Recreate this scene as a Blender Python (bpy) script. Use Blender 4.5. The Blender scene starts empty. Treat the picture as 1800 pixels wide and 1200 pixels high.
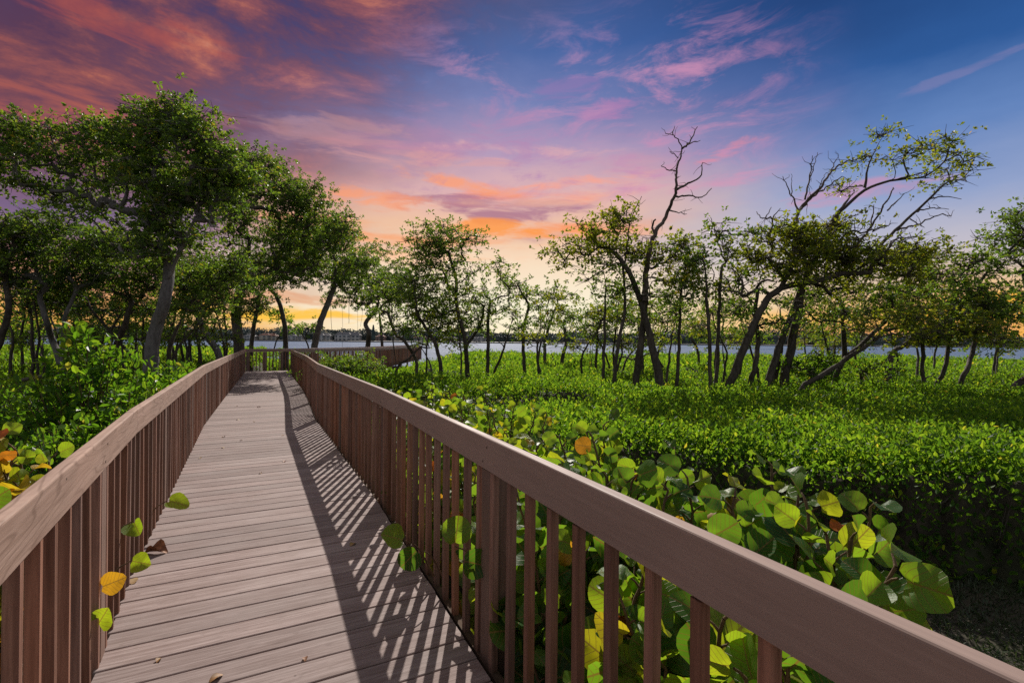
import bpy, math, random
import numpy as np
from mathutils import Matrix, Vector
R = math.radians
random.seed(7)
rng = np.random.default_rng(7)
sc = bpy.context.scene
COL = sc.collection

# ------------------------------------------------------------------ camera
H = 1.316                       # eye height above the deck (deck = z 0)
F = 850.0                       # focal length in photo pixels (1800 wide)
ROLL = 0.0093
cam_d = bpy.data.cameras.new('camera'); cam = bpy.data.objects.new('camera', cam_d); COL.objects.link(cam)
cam_d.sensor_width = 36; cam_d.lens = F / 1800 * 36; cam_d.clip_start = 0.05; cam_d.clip_end = 9000
cam.matrix_world = Matrix.Translation((0, 0, H)) @ Matrix.Rotation(R(90), 4, 'X') @ Matrix.Rotation(ROLL, 4, 'Z')
sc.camera = cam

# ------------------------------------------------------------------ sun
SUN_EL, SUN_AZ = 37.0, -2.2     # azimuth measured clockwise from +Y
sd = bpy.data.lights.new('sun', 'SUN'); sun = bpy.data.objects.new('sun', sd); COL.objects.link(sun)
sd.energy = 4.6; sd.angle = R(0.5); sd.color = (1.0, 0.93, 0.84)
tosun = Vector((math.sin(R(SUN_AZ)) * math.cos(R(SUN_EL)), math.cos(R(SUN_AZ)) * math.cos(R(SUN_EL)), math.sin(R(SUN_EL))))
sun.rotation_euler = tosun.to_track_quat('Z', 'Y').to_euler(); sun.location = tosun * 60

# ------------------------------------------------------------------ view / render
sc.view_settings.view_transform = 'Standard'; sc.view_settings.look = 'None'
sc.view_settings.exposure = 0; sc.view_settings.gamma = 1
cy = sc.cycles
cy.max_bounces = 6; cy.diffuse_bounces = 3; cy.glossy_bounces = 3; cy.transmission_bounces = 4; cy.transparent_max_bounces = 4
cy.use_denoising = False
try: cy.denoiser = 'OPENIMAGEDENOISE'; cy.denoising_prefilter = 'ACCURATE'
except Exception: pass
cy.caustics_reflective = False; cy.caustics_refractive = False; cy.sample_clamp_indirect = 4

def lin(r, g, b):
    f = lambda c: (c/255)/12.92 if c/255 <= .04045 else ((c/255+.055)/1.055)**2.4
    return (f(r), f(g), f(b), 1.0)

# ------------------------------------------------------------------ tiny node DSL
class S:
    """a socket with arithmetic"""
    def __init__(s, nt, k): s.nt, s.k = nt, k
    def _m(s, op, *a, clamp=False):
        n = s.nt.nodes.new('ShaderNodeMath'); n.operation = op; n.use_clamp = clamp
        for i, v in enumerate((s,) + a):
            if isinstance(v, S): s.nt.links.new(v.k, n.inputs[i])
            else: n.inputs[i].default_value = float(v)
        return S(s.nt, n.outputs[0])
    def __add__(s, o): return s._m('ADD', o)
    def __radd__(s, o): return s._m('ADD', o)
    def __sub__(s, o): return s._m('SUBTRACT', o)
    def __mul__(s, o): return s._m('MULTIPLY', o)
    def __rmul__(s, o): return s._m('MULTIPLY', o)
    def __truediv__(s, o): return s._m('DIVIDE', o)
    def neg(s): return s._m('MULTIPLY', -1)
    def pw(s, e): return s._m('POWER', e)
    def clamp(s): return s._m('ADD', 0, clamp=True)
def mapr(s, a, b, c=0., d=1., smooth=True):
    n = s.nt.nodes.new('ShaderNodeMapRange'); n.interpolation_type = 'SMOOTHSTEP' if smooth else 'LINEAR'
    s.nt.links.new(s.k, n.inputs[0])
    for i, v in enumerate((a, b, c, d)): n.inputs[i+1].default_value = v
    return S(s.nt, n.outputs[0])
def ramp(s, stops, interp='LINEAR'):
    n = s.nt.nodes.new('ShaderNodeValToRGB'); n.color_ramp.interpolation = interp
    e = n.color_ramp.elements
    while len(e) < len(stops): e.new(0.5)
    for el, (p, c) in zip(e, stops): el.position = p; el.color = c if len(c) == 4 else (*c, 1)
    s.nt.links.new(s.k, n.inputs[0]); return S(s.nt, n.outputs[0])
def mix(nt, f, a, b, mode='MIX'):
    n = nt.nodes.new('ShaderNodeMix'); n.data_type = 'RGBA'; n.blend_type = mode
    for i, v in ((0, f), (6, a), (7, b)):
        if isinstance(v, S): nt.links.new(v.k, n.inputs[i])
        else: n.inputs[i].default_value = v
    return S(nt, n.outputs[2])
def comb(nt, x, y, z):
    n = nt.nodes.new('ShaderNodeCombineXYZ')
    for i, v in enumerate((x, y, z)):
        if isinstance(v, S): nt.links.new(v.k, n.inputs[i])
        else: n.inputs[i].default_value = v
    return S(nt, n.outputs[0])
def sep(s):
    n = s.nt.nodes.new('ShaderNodeSeparateXYZ'); s.nt.links.new(s.k, n.inputs[0])
    return [S(s.nt, o) for o in n.outputs]
def noise(vec, scale, detail=4, rough=.55, dist=0, lac=2.0):
    n = vec.nt.nodes.new('ShaderNodeTexNoise'); vec.nt.links.new(vec.k, n.inputs['Vector'])
    n.inputs['Scale'].default_value = scale; n.inputs['Detail'].default_value = detail
    n.inputs['Roughness'].default_value = rough; n.inputs['Distortion'].default_value = dist
    return S(vec.nt, n.outputs[0])
def scalev(vec, x, y, z, ox=0., oy=0., oz=0.):
    n = vec.nt.nodes.new('ShaderNodeMapping'); vec.nt.links.new(vec.k, n.inputs[0])
    n.inputs['Scale'].default_value = (x, y, z); n.inputs['Location'].default_value = (ox, oy, oz)
    return S(vec.nt, n.outputs[0])
def coord(nt, which='Object'):
    n = nt.nodes.new('ShaderNodeTexCoord'); return S(nt, n.outputs[which])
def attr(nt, name):
    n = nt.nodes.new('ShaderNodeAttribute'); n.attribute_name = name; return S(nt, n.outputs['Fac'])
def objrand(nt):
    n = nt.nodes.new('ShaderNodeObjectInfo'); return S(nt, n.outputs['Random'])

# ------------------------------------------------------------------ sky
world = bpy.data.worlds.new('World'); sc.world = world; world.use_nodes = True
nt = world.node_tree; nt.nodes.clear()
g = coord(nt, 'Generated'); dx, dy, dz = sep(g)
az = dx._m('ARCTAN2', dy) * (180/math.pi)
el = dz._m('ARCSINE') * (180/math.pi)
dzc = dz._m('MAXIMUM', 0.0)
cp = comb(nt, dx/(dzc+.16), dy/(dzc+.16), 0.0)
ae = comb(nt, az*.030, el*.075, 0.0)
w1 = noise(ae, 1.5, 5, .6)
w2 = noise(scalev(cp, .7, .7, 1, 5, 3, 0), 1.3, 4, .55)
elw = el + (w1 - .5)*7.0
azw = az + (w2 - .5)*26.0
t = mapr(elw, 0, 40, 0, 1, False)
E = lambda *p: [(e/40, lin(*c)) for e, c in p]
rc = ramp(t, E((0,(255,240,205)),(4,(255,243,214)),(9,(253,224,190)),(13,(246,196,158)),(17,(226,178,176)),(21,(182,152,184)),(26,(110,122,178)),(31,(38,86,156)),(36,(12,60,126))))
rl = ramp(t, E((0,(246,186,72)),(4,(240,166,92)),(7.5,(168,122,132)),(11,(120,96,134)),(14,(138,98,120)),(18,(132,84,98)),(24,(98,58,80)),(31,(68,50,92)),(40,(50,40,90))))
rr = ramp(t, E((0,(246,172,62)),(3,(250,190,96)),(5.5,(226,194,162)),(9,(196,190,202)),(14,(148,164,204)),(19,(98,132,190)),(25,(36,86,152)),(32,(8,56,116))))
wl = mapr(azw, -10, -42, 0, 1); wr = mapr(azw, 6, 36, 0, 1)
base = mix(nt, wl, rc, rl); base = mix(nt, wr, base, rr)
# physical sky underneath the painted clouds
st = nt.nodes.new('ShaderNodeTexSky'); st.sky_type = 'NISHITA'; st.sun_disc = False
st.sun_elevation = R(SUN_EL); st.sun_rotation = R(SUN_AZ); st.air_density = 1.0; st.dust_density = .6; st.ozone_density = 2.0
nish = mix(nt, 1.0, S(nt, st.outputs[0]), (.07, .07, .07, 1), 'MULTIPLY')
base = mix(nt, 0.08, base, nish)
# purple-red cloud bank of the upper left
n1 = noise(scalev(ae, 1, 1, 1, 2.3, 1.1, 0), 2.0, 10, .66, .3)
bank = mapr(azw + (el - 22)*-1.0, -4, -33, 0, 1) * mapr(elw, 8.5, 17, 0, 1)
bcol = ramp(n1, [(.30, lin(60,50,88)), (.43, lin(84,56,84)), (.51, lin(114,70,84)), (.58, lin(152,86,84)), (.65, lin(202,118,88)), (.76, lin(222,160,134))])
bop = (bank * mapr(n1, .25, .55, .25, .85)).clamp()
c = mix(nt, bop, base, bcol)
# warm streaks low in the middle
n2 = noise(scalev(ae, .8, 2.1, 1, 1.7, 4.1, 0), 1.5, 9, .6, .3)
band = mapr(el, 7, 12, 0, 1) * mapr(el, 25, 17, 0, 1) * mapr(az, 24, 8, 0, 1) * mapr(az, -36, -18, 0, 1)
sop = band * mapr(n2, .47, .66, 0, .95)
scol = ramp(mapr(el, 8, 24, 0, 1, False), [(0, lin(255,168,82)), (.35, lin(252,150,96)), (.65, lin(240,150,150)), (1, lin(214,140,170))])
c = mix(nt, sop, c, scol)
# grey-violet bellies of the same streaks
n3 = noise(scalev(ae, .8, 2.1, 1, 1.7, 4.22, 0), 1.5, 8, .6, .3)
gop = band * mapr(n3, .52, .68, 0, .75) * mapr(n2, .60, .50, 0, 1)
c = mix(nt, gop, c, lin(178, 128, 150))
# specific bright bars: orange ones over the water, violet shade above them
def bar(c, a0, e0, aw, ew, tilt, col, k, lo=.38, hi=.58):
    q = ((az - a0 + (w2-.5)*10)/aw); r_ = ((el - e0 - (az - a0)*tilt + (w1-.5)*2.4)/ew)
    m = (q*q + r_*r_)
    m = mapr(m*-.75 + (n5 - .5)*3.4 + .62, .0, .75, 0, 1)*mapr(q*q + r_*r_, 2.2, .9, 0, 1)
    return mix(nt, (m*k).clamp(), c, col)
n5 = noise(comb(nt, az*.075 + el*.03, el*.34, 0.0), 1.7, 9, .62, .5)
for b_ in ((-3, 15.4, 13, 1.9, -.02, (172,118,142), .85), (-1, 13.2, 12, 1.2, -.03, (255,156,70), .85), (-7, 17.9, 11, .9, -.12, (255,160,110), .75),
    (7, 18.0, 9, .9, .05, (255,164,136), .8), (-16, 15.5, 9, 1.2, -.03, (255,160,110), .7), (-22, 22.0, 12, 1.7, .02, (214,158,152), .35), (-42, 18.5, 11, 2.4, .0, (196,104,84), .5), (-40, 27, 13, 2.0, .0, (176,84,78), .5),
    (24, 20.2, 4.5, .9, .20, (236,140,156), .6), (0, 21.5, 12, 1.0, -.03, (232,176,176), .55), (-12, 20.0, 12, 1.1, .02, (226,164,160), .5), (4, 16.2, 14, .8, .03, (250,190,160), .5), (-20, 12.5, 9, 1.0, .0, (246,170,120), .55), (35, 14.5, 8, 1.3, .06, (214,146,172), .55), (42, 22.4, 6, .5, .13, (150,136,178), .32), (14, 25.5, 7, 1.2, .03, (190,130,178), .6), (5, 27.5, 8, 1.4, .1, (150,120,176), .5),
    (20, 17.0, 12, 1.0, .02, (222,150,180), .5), (47, 3.2, 13, 1.6, .0, (255,186,66), .9), (38, 1.6, 12, .8, .0, (228,160,110), .6), (-27, 2.8, 12, 1.2, .0, (255,198,60), .9), (-24, 4.6, 12, 1.0, .0, (226,150,104), .6), (-8, 9.5, 10, 1.0, .0, (255,204,170), .5)):
    c = bar(c, *b_[:5], lin(*b_[5]), b_[6])
# small high wisps
n4 = noise(comb(nt, az*.055 - el*.03, el*.17, 4.0), 2.0, 10, .66, .6)
wop = mapr(el, 13, 19, 0, 1) * mapr(el, 36, 28, 0, 1) * mapr(az, -22, -4, 0, 1) * mapr(az, 36, 18, 0, 1) * mapr(n4, .46, .70, 0, .85)
wcol = ramp(mapr(az, -15, 25, 0, 1, False), [(0, lin(168,130,168)), (.5, lin(186,142,182)), (1, lin(214,146,180))])
c = mix(nt, wop, c, wcol)
# below the horizon: the colour of distance
c = mix(nt, mapr(el, 0, -3, 0, 1), c, lin(120,130,140))
# overhead and behind the view: plain daylight sky with thin white cloud
hi = mix(nt, mapr(noise(cp, 1.2, 5, .6), .3, .7, .55, .9), nish, (.36, .35, .35, 1))
back = (mapr(dy, .35, -.15, 0, 1) + mapr(el, 42, 62, 0, 1)).clamp()
c = mix(nt, back * mapr(el, -2, 0, 0, 1), c, hi)
bg = nt.nodes.new('ShaderNodeBackground'); nt.links.new(c.k, bg.inputs[0]); bg.inputs[1].default_value = 1.0
wo = nt.nodes.new('ShaderNodeOutputWorld'); nt.links.new(bg.outputs[0], wo.inputs[0])

# ------------------------------------------------------------------ materials
def newmat(name):
    m = bpy.data.materials.new(name); m.use_nodes = True; nt = m.node_tree
    return m, nt, nt.nodes['Principled BSDF']
def setin(nt, node, name, v):
    if isinstance(v, S): nt.links.new(v.k, node.inputs[name])
    else: node.inputs[name].default_value = v
def bump(nt, p, h, strength, dist=.01):
    b = nt.nodes.new('ShaderNodeBump'); b.inputs['Strength'].default_value = strength; b.inputs['Distance'].default_value = dist
    nt.links.new(h.k, b.inputs['Height']); nt.links.new(b.outputs[0], p.inputs['Normal'])

def wood_mat(name, light, dark, axis='x', grain=.8, rough=.72, figure=False):
    """painted / stained timber, grain along one local axis"""
    m, nt, p = newmat(name)
    co = coord(nt); rnd = (objrand(nt) + attr(nt, 'rv'))._m('FRACT')
    x, y, z = sep(co)
    along, a, b = (x, y, z) if axis == 'x' else (z, x, y)
    v = comb(nt, along*.9 + rnd*37, a*22 + rnd*11, b*22)
    g1 = noise(v, 3.0, 6, .65)
    g2 = noise(comb(nt, along*5 + rnd*9, a*160, b*160), 1.0, 4, .6)
    blot = noise(comb(nt, along*1.2 + rnd*17, a*3, b*3), 1.6, 4, .6)
    col = mix(nt, mapr(g1, .35, .68), (*dark, 1), (*light, 1))
    col = mix(nt, mapr(g2, .42, .62, 0, .28*grain), col, (dark[0]*.55, dark[1]*.5, dark[2]*.48, 1))
    if figure:   # cathedral figure of a flat-sawn board
        cf = noise(comb(nt, along*.62 + rnd*7, b*5.5 + rnd*3, a*1.5), 1.0, 2, .4)*26
        cf = (cf._m('FRACT') - .5)._m('ABSOLUTE')
        col = mix(nt, mapr(cf, .16, .02, 0, .55), col, (dark[0]*.5, dark[1]*.45, dark[2]*.42, 1))
        wv = nt.nodes.new('ShaderNodeTexWave'); wv.wave_type = 'RINGS'; wv.rings_direction = 'X'
        vv = comb(nt, along*.0, a*7 + (noise(comb(nt, along*1.1 + rnd*5, 0., 0.), 1.3, 2, .5) - .5)*1.6, (b - .0)*15 + (noise(comb(nt, along*1.5+rnd*3, 3., 0.), 1.5, 3, .5)-.5)*3.5)
        nt.links.new(vv.k, wv.inputs['Vector']); wv.inputs['Scale'].default_value = 4.5; wv.inputs['Distortion'].default_value = 1.4
        wv.inputs['Detail'].default_value = 2
        f = S(nt, wv.outputs['Fac'])
        col = mix(nt, mapr(f, .35, .75, .10, 0), col, (dark[0]*.45, dark[1]*.4, dark[2]*.38, 1))
    col = mix(nt, mapr(blot, .35, .7, 0, .35), col, (light[0]*1.18, light[1]*1.12, light[2]*1.1, 1))
    # object-to-object tint
    hs = nt.nodes.new('ShaderNodeHueSaturation'); nt.links.new(col.k, hs.inputs['Color'])
    nt.links.new(((rnd*7.3)._m('FRACT')*(.75 if axis == 'z' else .3) + (.65 if axis == 'z' else .86)).k, hs.inputs['Value']); nt.links.new((rnd._m('FRACT')*.3+.85).k, hs.inputs['Saturation'])
    col = S(nt, hs.outputs[0])
    # knots / nail specks
    vor = nt.nodes.new('ShaderNodeTexVoronoi'); vor.inputs['Scale'].default_value = 5.0
    nt.links.new(comb(nt, along*1.0 + rnd*3, a*1.6, b*1.6).k, vor.inputs['Vector'])
    kn = mapr(S(nt, vor.outputs['Distance']), .05, .035, 0, .8)
    col = mix(nt, kn, col, (.03, .018, .014, 1))
    setin(nt, p, 'Base Color', col); setin(nt, p, 'Roughness', mapr(g1, .3, .7, rough-.1, rough+.12)); p.inputs['Specular IOR Level'].default_value = .3
    bump(nt, p, g2*.6 + g1*.5, .35, .002)
    return m

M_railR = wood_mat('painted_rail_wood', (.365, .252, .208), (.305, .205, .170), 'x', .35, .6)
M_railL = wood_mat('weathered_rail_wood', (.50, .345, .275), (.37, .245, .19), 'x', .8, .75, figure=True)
M_bal = wood_mat('stained_baluster_wood', (.32, .175, .126), (.19, .096, .068), 'z', 1.1, .7)
M_post = wood_mat('stained_post_wood', (.235, .155, .125), (.16, .10, .078), 'z', .9, .7)
M_joist = wood_mat('dark_framing_wood', (.13, .085, .06), (.07, .045, .03), 'x', 1, .85)

def deck_mat():
    m, nt, p = newmat('brushed_deck_board')
    co = coord(nt); x, y, z = sep(co); rv = attr(nt, 'rv')
    st = noise(comb(nt, x*2.2 + rv*57, y*95, rv*20), 1.0, 5, .7)
    st2 = noise(comb(nt, x*9 + rv*31, y*420, rv*9), 1.0, 3, .6)
    cf = ((noise(comb(nt, x*.9 + rv*71, y*9 + rv*33, rv*5), 1.0, 2, .45)*20)._m('FRACT') - .5)._m('ABSOLUTE')
    bl = noise(comb(nt, x*1.1 + rv*3, y*1.1, rv*4), 1.6, 6, .62)
    fig = noise(comb(nt, x*1.3 + rv*91, y*26, rv*7), 1.0, 4, .6, 1.2)
    col = mix(nt, mapr(st, .3, .7), (.250, .178, .162, 1), (.430, .338, .318, 1))
    col = mix(nt, mapr(fig, .50, .60, 0, .30), col, (.17, .108, .09, 1))
    col = mix(nt, mapr(st2, .50, .66, 0, .45), col, (.13, .085, .07, 1))
    col = mix(nt, mapr(cf, .14, .02, 0, .28), col, (.15, .10, .085, 1))
    col = mix(nt, mapr(bl, .4, .72, 0, .35), col, (.42, .36, .34, 1))
    col = mix(nt, mapr(noise(comb(nt, x*.9, y*.9, 3.3), 2.1, 7, .7), .55, .75, 0, .3), col, (.16, .10, .08, 1))
    hs = nt.nodes.new('ShaderNodeHueSaturation'); nt.links.new(col.k, hs.inputs['Color'])
    nt.links.new((rv*.34 + .82).k, hs.inputs['Value']); col = S(nt, hs.outputs[0])
    spk = nt.nodes.new('ShaderNodeTexVoronoi'); spk.inputs['Scale'].default_value = 7.5; nt.links.new(comb(nt, x, y, 0.).k, spk.inputs['Vector'])
    col = mix(nt, mapr(S(nt, spk.outputs['Distance']), .045, .03, 0, .55), col, (.05, .03, .025, 1))
    setin(nt, p, 'Base Color', col); p.inputs['Roughness'].default_value = .7; p.inputs['Specular IOR Level'].default_value = .25
    bump(nt, p, st*.5 + st2*.9, .5, .0025)
    return m
M_deck = deck_mat()

def bark_mat(name, a, b):
    m, nt, p = newmat(name)
    co = coord(nt, 'Object'); x, y, z = sep(co)
    n = noise(comb(nt, x*10, y*10, z*3.2), 2.2, 6, .65)
    n2_ = noise(co, 2.2, 5, .6)
    col = mix(nt, mapr(n, .3, .7), (*a, 1), (*b, 1))
    col = mix(nt, mapr(n2_, .5, .7, 0, .45), col, (b[0]*1.7, b[1]*1.7, b[2]*1.6, 1))
    setin(nt, p, 'Base Color', col); p.inputs['Roughness'].default_value = .85; bump(nt, p, n, .7, .02)
    return m
M_bark = bark_mat('mangrove_bark', (.035, .026, .02), (.10, .08, .066))
M_barkg = bark_mat('grey_smooth_bark', (.085, .075, .072), (.17, .155, .15))
M_bare = bark_mat('dead_wood', (.06, .04, .032), (.15, .11, .095))
M_twig = bark_mat('green_brown_stem', (.09, .05, .03), (.17, .11, .05))

def leaf_mat(name, stops, tstops, rough=.42, trans=.5, spec=.4, clump=1.4, veins=False):
    """stops: reflect colour by per-leaf number rv; tstops: transmitted colour"""
    m, nt, p = newmat(name)
    rv = attr(nt, 'rv')
    geo = nt.nodes.new('ShaderNodeNewGeometry')
    cn = noise(S(nt, geo.outputs['Position']), clump, 3, .5)
    k = (rv + (cn - .5)*.35).clamp()
    col = ramp(k, stops); tcol = ramp(k, tstops)
    if veins:
        uvn = nt.nodes.new('ShaderNodeUVMap'); uvn.uv_map = 'leaf'; u, v, _ = sep(S(nt, uvn.outputs[0]))
        av = v._m('ABSOLUTE')
        mid = mapr(av, .030, .012, 0, 1)
        sv = ((u - av*.75)*6.5)._m('FRACT') - .5
        side = mapr(sv._m('ABSOLUTE'), .085, .025, 0, .9)
        fine = noise(comb(nt, u*9, v*9, rv*40), 2.5, 3, .6)
        vn = (mid + side).clamp()
        col = mix(nt, vn*.75, col, (.34, .24, .09, 1))
        tcol = mix(nt, vn*.8, tcol, (.30, .17, .03, 1))
        col = mix(nt, mapr(fine, .58, .75, 0, .5), col, (.10, .085, .03, 1))
        tcol = mix(nt, mapr(fine, .60, .78, 0, .6), tcol, (.16, .09, .01, 1))
        sp = noise(comb(nt, u*30, v*30, rv*90), 2., 2, .5)
        col = mix(nt, mapr(sp, .70, .74, 0, .7), col, (.05, .03, .015, 1))
        bump(nt, p, (vn*-.6 + fine*.5), .5, .004)
    setin(nt, p, 'Base Color', col); p.inputs['Roughness'].default_value = rough; p.inputs['Specular IOR Level'].default_value = spec
    tr = nt.nodes.new('ShaderNodeBsdfTranslucent'); nt.links.new(tcol.k, tr.inputs[0])
    ms = nt.nodes.new('ShaderNodeMixShader'); ms.inputs[0].default_value = trans
    nt.links.new(p.outputs[0], ms.inputs[1]); nt.links.new(tr.outputs[0], ms.inputs[2])
    nt.links.new(ms.outputs[0], nt.nodes['Material Output'].inputs[0])
    return m
M_leafT = leaf_mat('mangrove_tree_leaf',
    [(0, (.048,.095,.028)), (.4, (.092,.155,.038)), (.75, (.16,.21,.045)), (.93, (.24,.25,.05)), (1, (.38,.27,.04))],
    [(0, (.11,.23,.020)), (.5, (.23,.39,.028)), (.85, (.43,.53,.035)), (1, (.7,.53,.04))], trans=.46, spec=.3)
M_leafO = leaf_mat('olive_tree_leaf',
    [(0, (.060,.095,.022)), (.4, (.115,.155,.028)), (.75, (.20,.205,.032)), (.93, (.31,.25,.03)), (1, (.42,.27,.03))],
    [(0, (.16,.27,.014)), (.5, (.38,.46,.022)), (.85, (.62,.60,.025)), (1, (.75,.48,.03))], trans=.48, spec=.3)
M_leafH = leaf_mat('clipped_mangrove_leaf',
    [(0, (.022,.058,.012)), (.45, (.050,.120,.016)), (.85, (.105,.180,.02)), (1, (.26,.26,.03))],
    [(0, (.085,.21,.014)), (.5, (.26,.48,.020)), (.9, (.53,.70,.03)), (1, (.78,.66,.05))], trans=.56, spec=.22, clump=1.3, rough=.5)
M_leafS = leaf_mat('broad_shrub_leaf',
    [(0, (.020,.055,.014)), (.45, (.045,.115,.020)), (.85, (.10,.19,.025)), (1, (.30,.30,.04))],
    [(0, (.10,.26,.012)), (.5, (.24,.50,.018)), (.9, (.46,.68,.025)), (1, (.6,.55,.05))], trans=.48, spec=.3, rough=.42)
M_grape = leaf_mat('sea_grape_leaf',
    [(0, (.020,.062,.022)), (.35, (.045,.125,.028)), (.62, (.10,.20,.03)), (.80, (.24,.30,.03)), (.90, (.55,.33,.03)), (1, (.50,.11,.02))],
    [(0, (.08,.22,.012)), (.35, (.24,.46,.02)), (.62, (.44,.64,.02)), (.80, (.72,.72,.02)), (.90, (.85,.42,.02)), (1, (.70,.12,.02))], trans=.52, spec=.32, rough=.38, clump=.01, veins=True)
M_grass = leaf_mat('lawn_grass', [(0, (.03,.05,.025)), (1, (.08,.11,.05))], [(0, (.05,.09,.02)), (1, (.12,.17,.04))], trans=.3)

def dry_mat():
    m, nt, p = newmat('dry_brown_leaf'); co = coord(nt); n = noise(co, 30, 5, .6); r_ = objrand(nt)
    col = mix(nt, mapr(n, .35, .65), (.12,.035,.018,1), (.36,.15,.07,1)); col = mix(nt, r_*.6, col, (.42,.30,.10,1))
    setin(nt, p, 'Base Color', col); p.inputs['Roughness'].default_value = .6; return m
M_dry = dry_mat()
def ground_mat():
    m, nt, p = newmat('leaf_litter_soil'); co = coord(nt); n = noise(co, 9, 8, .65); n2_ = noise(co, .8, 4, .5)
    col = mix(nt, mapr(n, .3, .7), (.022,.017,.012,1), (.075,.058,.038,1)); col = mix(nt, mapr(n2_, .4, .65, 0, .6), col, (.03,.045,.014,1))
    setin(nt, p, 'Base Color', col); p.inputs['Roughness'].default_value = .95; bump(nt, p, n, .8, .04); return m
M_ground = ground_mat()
def water_mat():
    m, nt, p = newmat('lagoon_water'); co = coord(nt); x, y, z = sep(co)
    n = noise(comb(nt, x*.9, y*.55, 0.), 1.0, 7, .66); n2_ = noise(comb(nt, x*.012, y*.03, 0.), 1., 5, .6)
    col = mix(nt, mapr(n2_, .3, .7), (.075,.125,.215,1), (.135,.195,.305,1)); col = mix(nt, mapr(n, .52, .66, 0, .5), col, (.38,.45,.56,1))
    setin(nt, p, 'Base Color', col); p.inputs['Roughness'].default_value = .55; p.inputs['Specular IOR Level'].default_value = .03
    bump(nt, p, n, .9, .5); return m
M_water = water_mat()
def plain(name, c, rough=.7, var=.15, sc_=.4):
    m, nt, p = newmat(name); n = noise(coord(nt), sc_, 5, .6)
    col = mix(nt, mapr(n, .3, .7), (c[0]*(1-var), c[1]*(1-var), c[2]*(1-var), 1), (c[0]*(1+var), c[1]*(1+var), c[2]*(1+var), 1))
    setin(nt, p, 'Base Color', col); p.inputs['Roughness'].default_value = rough; return m
M_stucco = plain('pale_stucco', (.50,.47,.44)); M_pink = plain('pink_stucco', (.42,.26,.22)); M_cream = plain('cream_stucco', (.44,.38,.30))
M_roofg = plain('grey_roof', (.20,.19,.19)); M_roofr = plain('terracotta_roof', (.26,.12,.08)); M_glass = plain('dark_window', (.06,.075,.09), .2)
M_farleaf = plain('far_tree_foliage', (.10,.13,.12), .8, .6, .08); M_hull = plain('white_hull', (.7,.7,.7), .4)
M_seawall = plain('seawall', (.16,.15,.14))

# ------------------------------------------------------------------ object helpers
def tag(o, label=None, cat=None, group=None, kind=None):
    if label: o['label'] = label
    if cat: o['category'] = cat
    if group: o['group'] = group
    if kind: o['kind'] = kind
    return o
def empty(name, loc=(0, 0, 0), rz=0, parent=None, **k):
    o = bpy.data.objects.new(name, None); COL.objects.link(o); o.location = loc; o.rotation_euler = (0, 0, rz)
    o.empty_display_size = .1
    if parent: o.parent = parent
    return tag(o, **k)
def mesh_np(name, V, Fc, mat, parent=None, attrs=None, smooth=True, uv=None, loc=None):
    """V (n,3); Fc list of (m,k) index arrays"""
    V = np.asarray(V, dtype=np.float32)
    if loc is not None: V = V - np.asarray(loc, dtype=np.float32)
    me = bpy.data.meshes.new(name); me.vertices.add(len(V)); me.vertices.foreach_set('co', V.ravel())
    if not isinstance(Fc, (list, tuple)): Fc = [Fc]
    Fc = [np.asarray(f, dtype=np.int32) for f in Fc if len(f)]
    li = np.concatenate([f.ravel() for f in Fc]); tot = np.concatenate([np.full(len(f), f.shape[1], np.int32) for f in Fc])
    st_ = np.concatenate([[0], np.cumsum(tot)[:-1]]).astype(np.int32)
    me.loops.add(len(li)); me.loops.foreach_set('vertex_index', li)
    me.polygons.add(len(tot)); me.polygons.foreach_set('loop_start', st_)
    me.polygons.foreach_set('use_smooth', np.full(len(tot), smooth))
    me.update(calc_edges=True)
    if attrs:
        for k, a in attrs.items():
            at = me.attributes.new(k, 'FLOAT', 'POINT'); at.data.foreach_set('value', np.asarray(a, dtype=np.float32))
    if uv is not None:
        ul = me.uv_layers.new(name='leaf'); ul.data.foreach_set('uv', np.asarray(uv, np.float32)[li].ravel())
    me.materials.append(mat)
    o = bpy.data.objects.new(name, me); COL.objects.link(o)
    if loc is not None: o.location = loc
    if parent:
        o.parent = parent
        if loc is not None: o.location = Vector(loc) - parent.location
        else: o.location = -Vector(parent.location)
    return o

def P(x, y, Z):
    """photo pixel at depth Z -> world"""
    u = (x-900) - ROLL*(600-y); v = (600-y) + ROLL*(x-900)
    return np.array([u*Z/F, Z, H + v*Z/F])

def lattice(seed):
    r_ = np.random.default_rng(seed).random((128, 128)); 
    def f(x, y):
        x = np.asarray(x, float); y = np.asarray(y, float)
        xi = np.floor(x).astype(int); yi = np.floor(y).astype(int); fx = x-xi; fy = y-yi
        fx = fx*fx*(3-2*fx); fy = fy*fy*(3-2*fy)
        a = r_[xi % 128, yi % 128]; b = r_[(xi+1) % 128, yi % 128]; c_ = r_[xi % 128, (yi+1) % 128]; d = r_[(xi+1) % 128, (yi+1) % 128]
        return (a*(1-fx)+b*fx)*(1-fy) + (c_*(1-fx)+d*fx)*fy - .5
    return f
vn1, vn2, vn3 = lattice(1), lattice(2), lattice(3)

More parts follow.
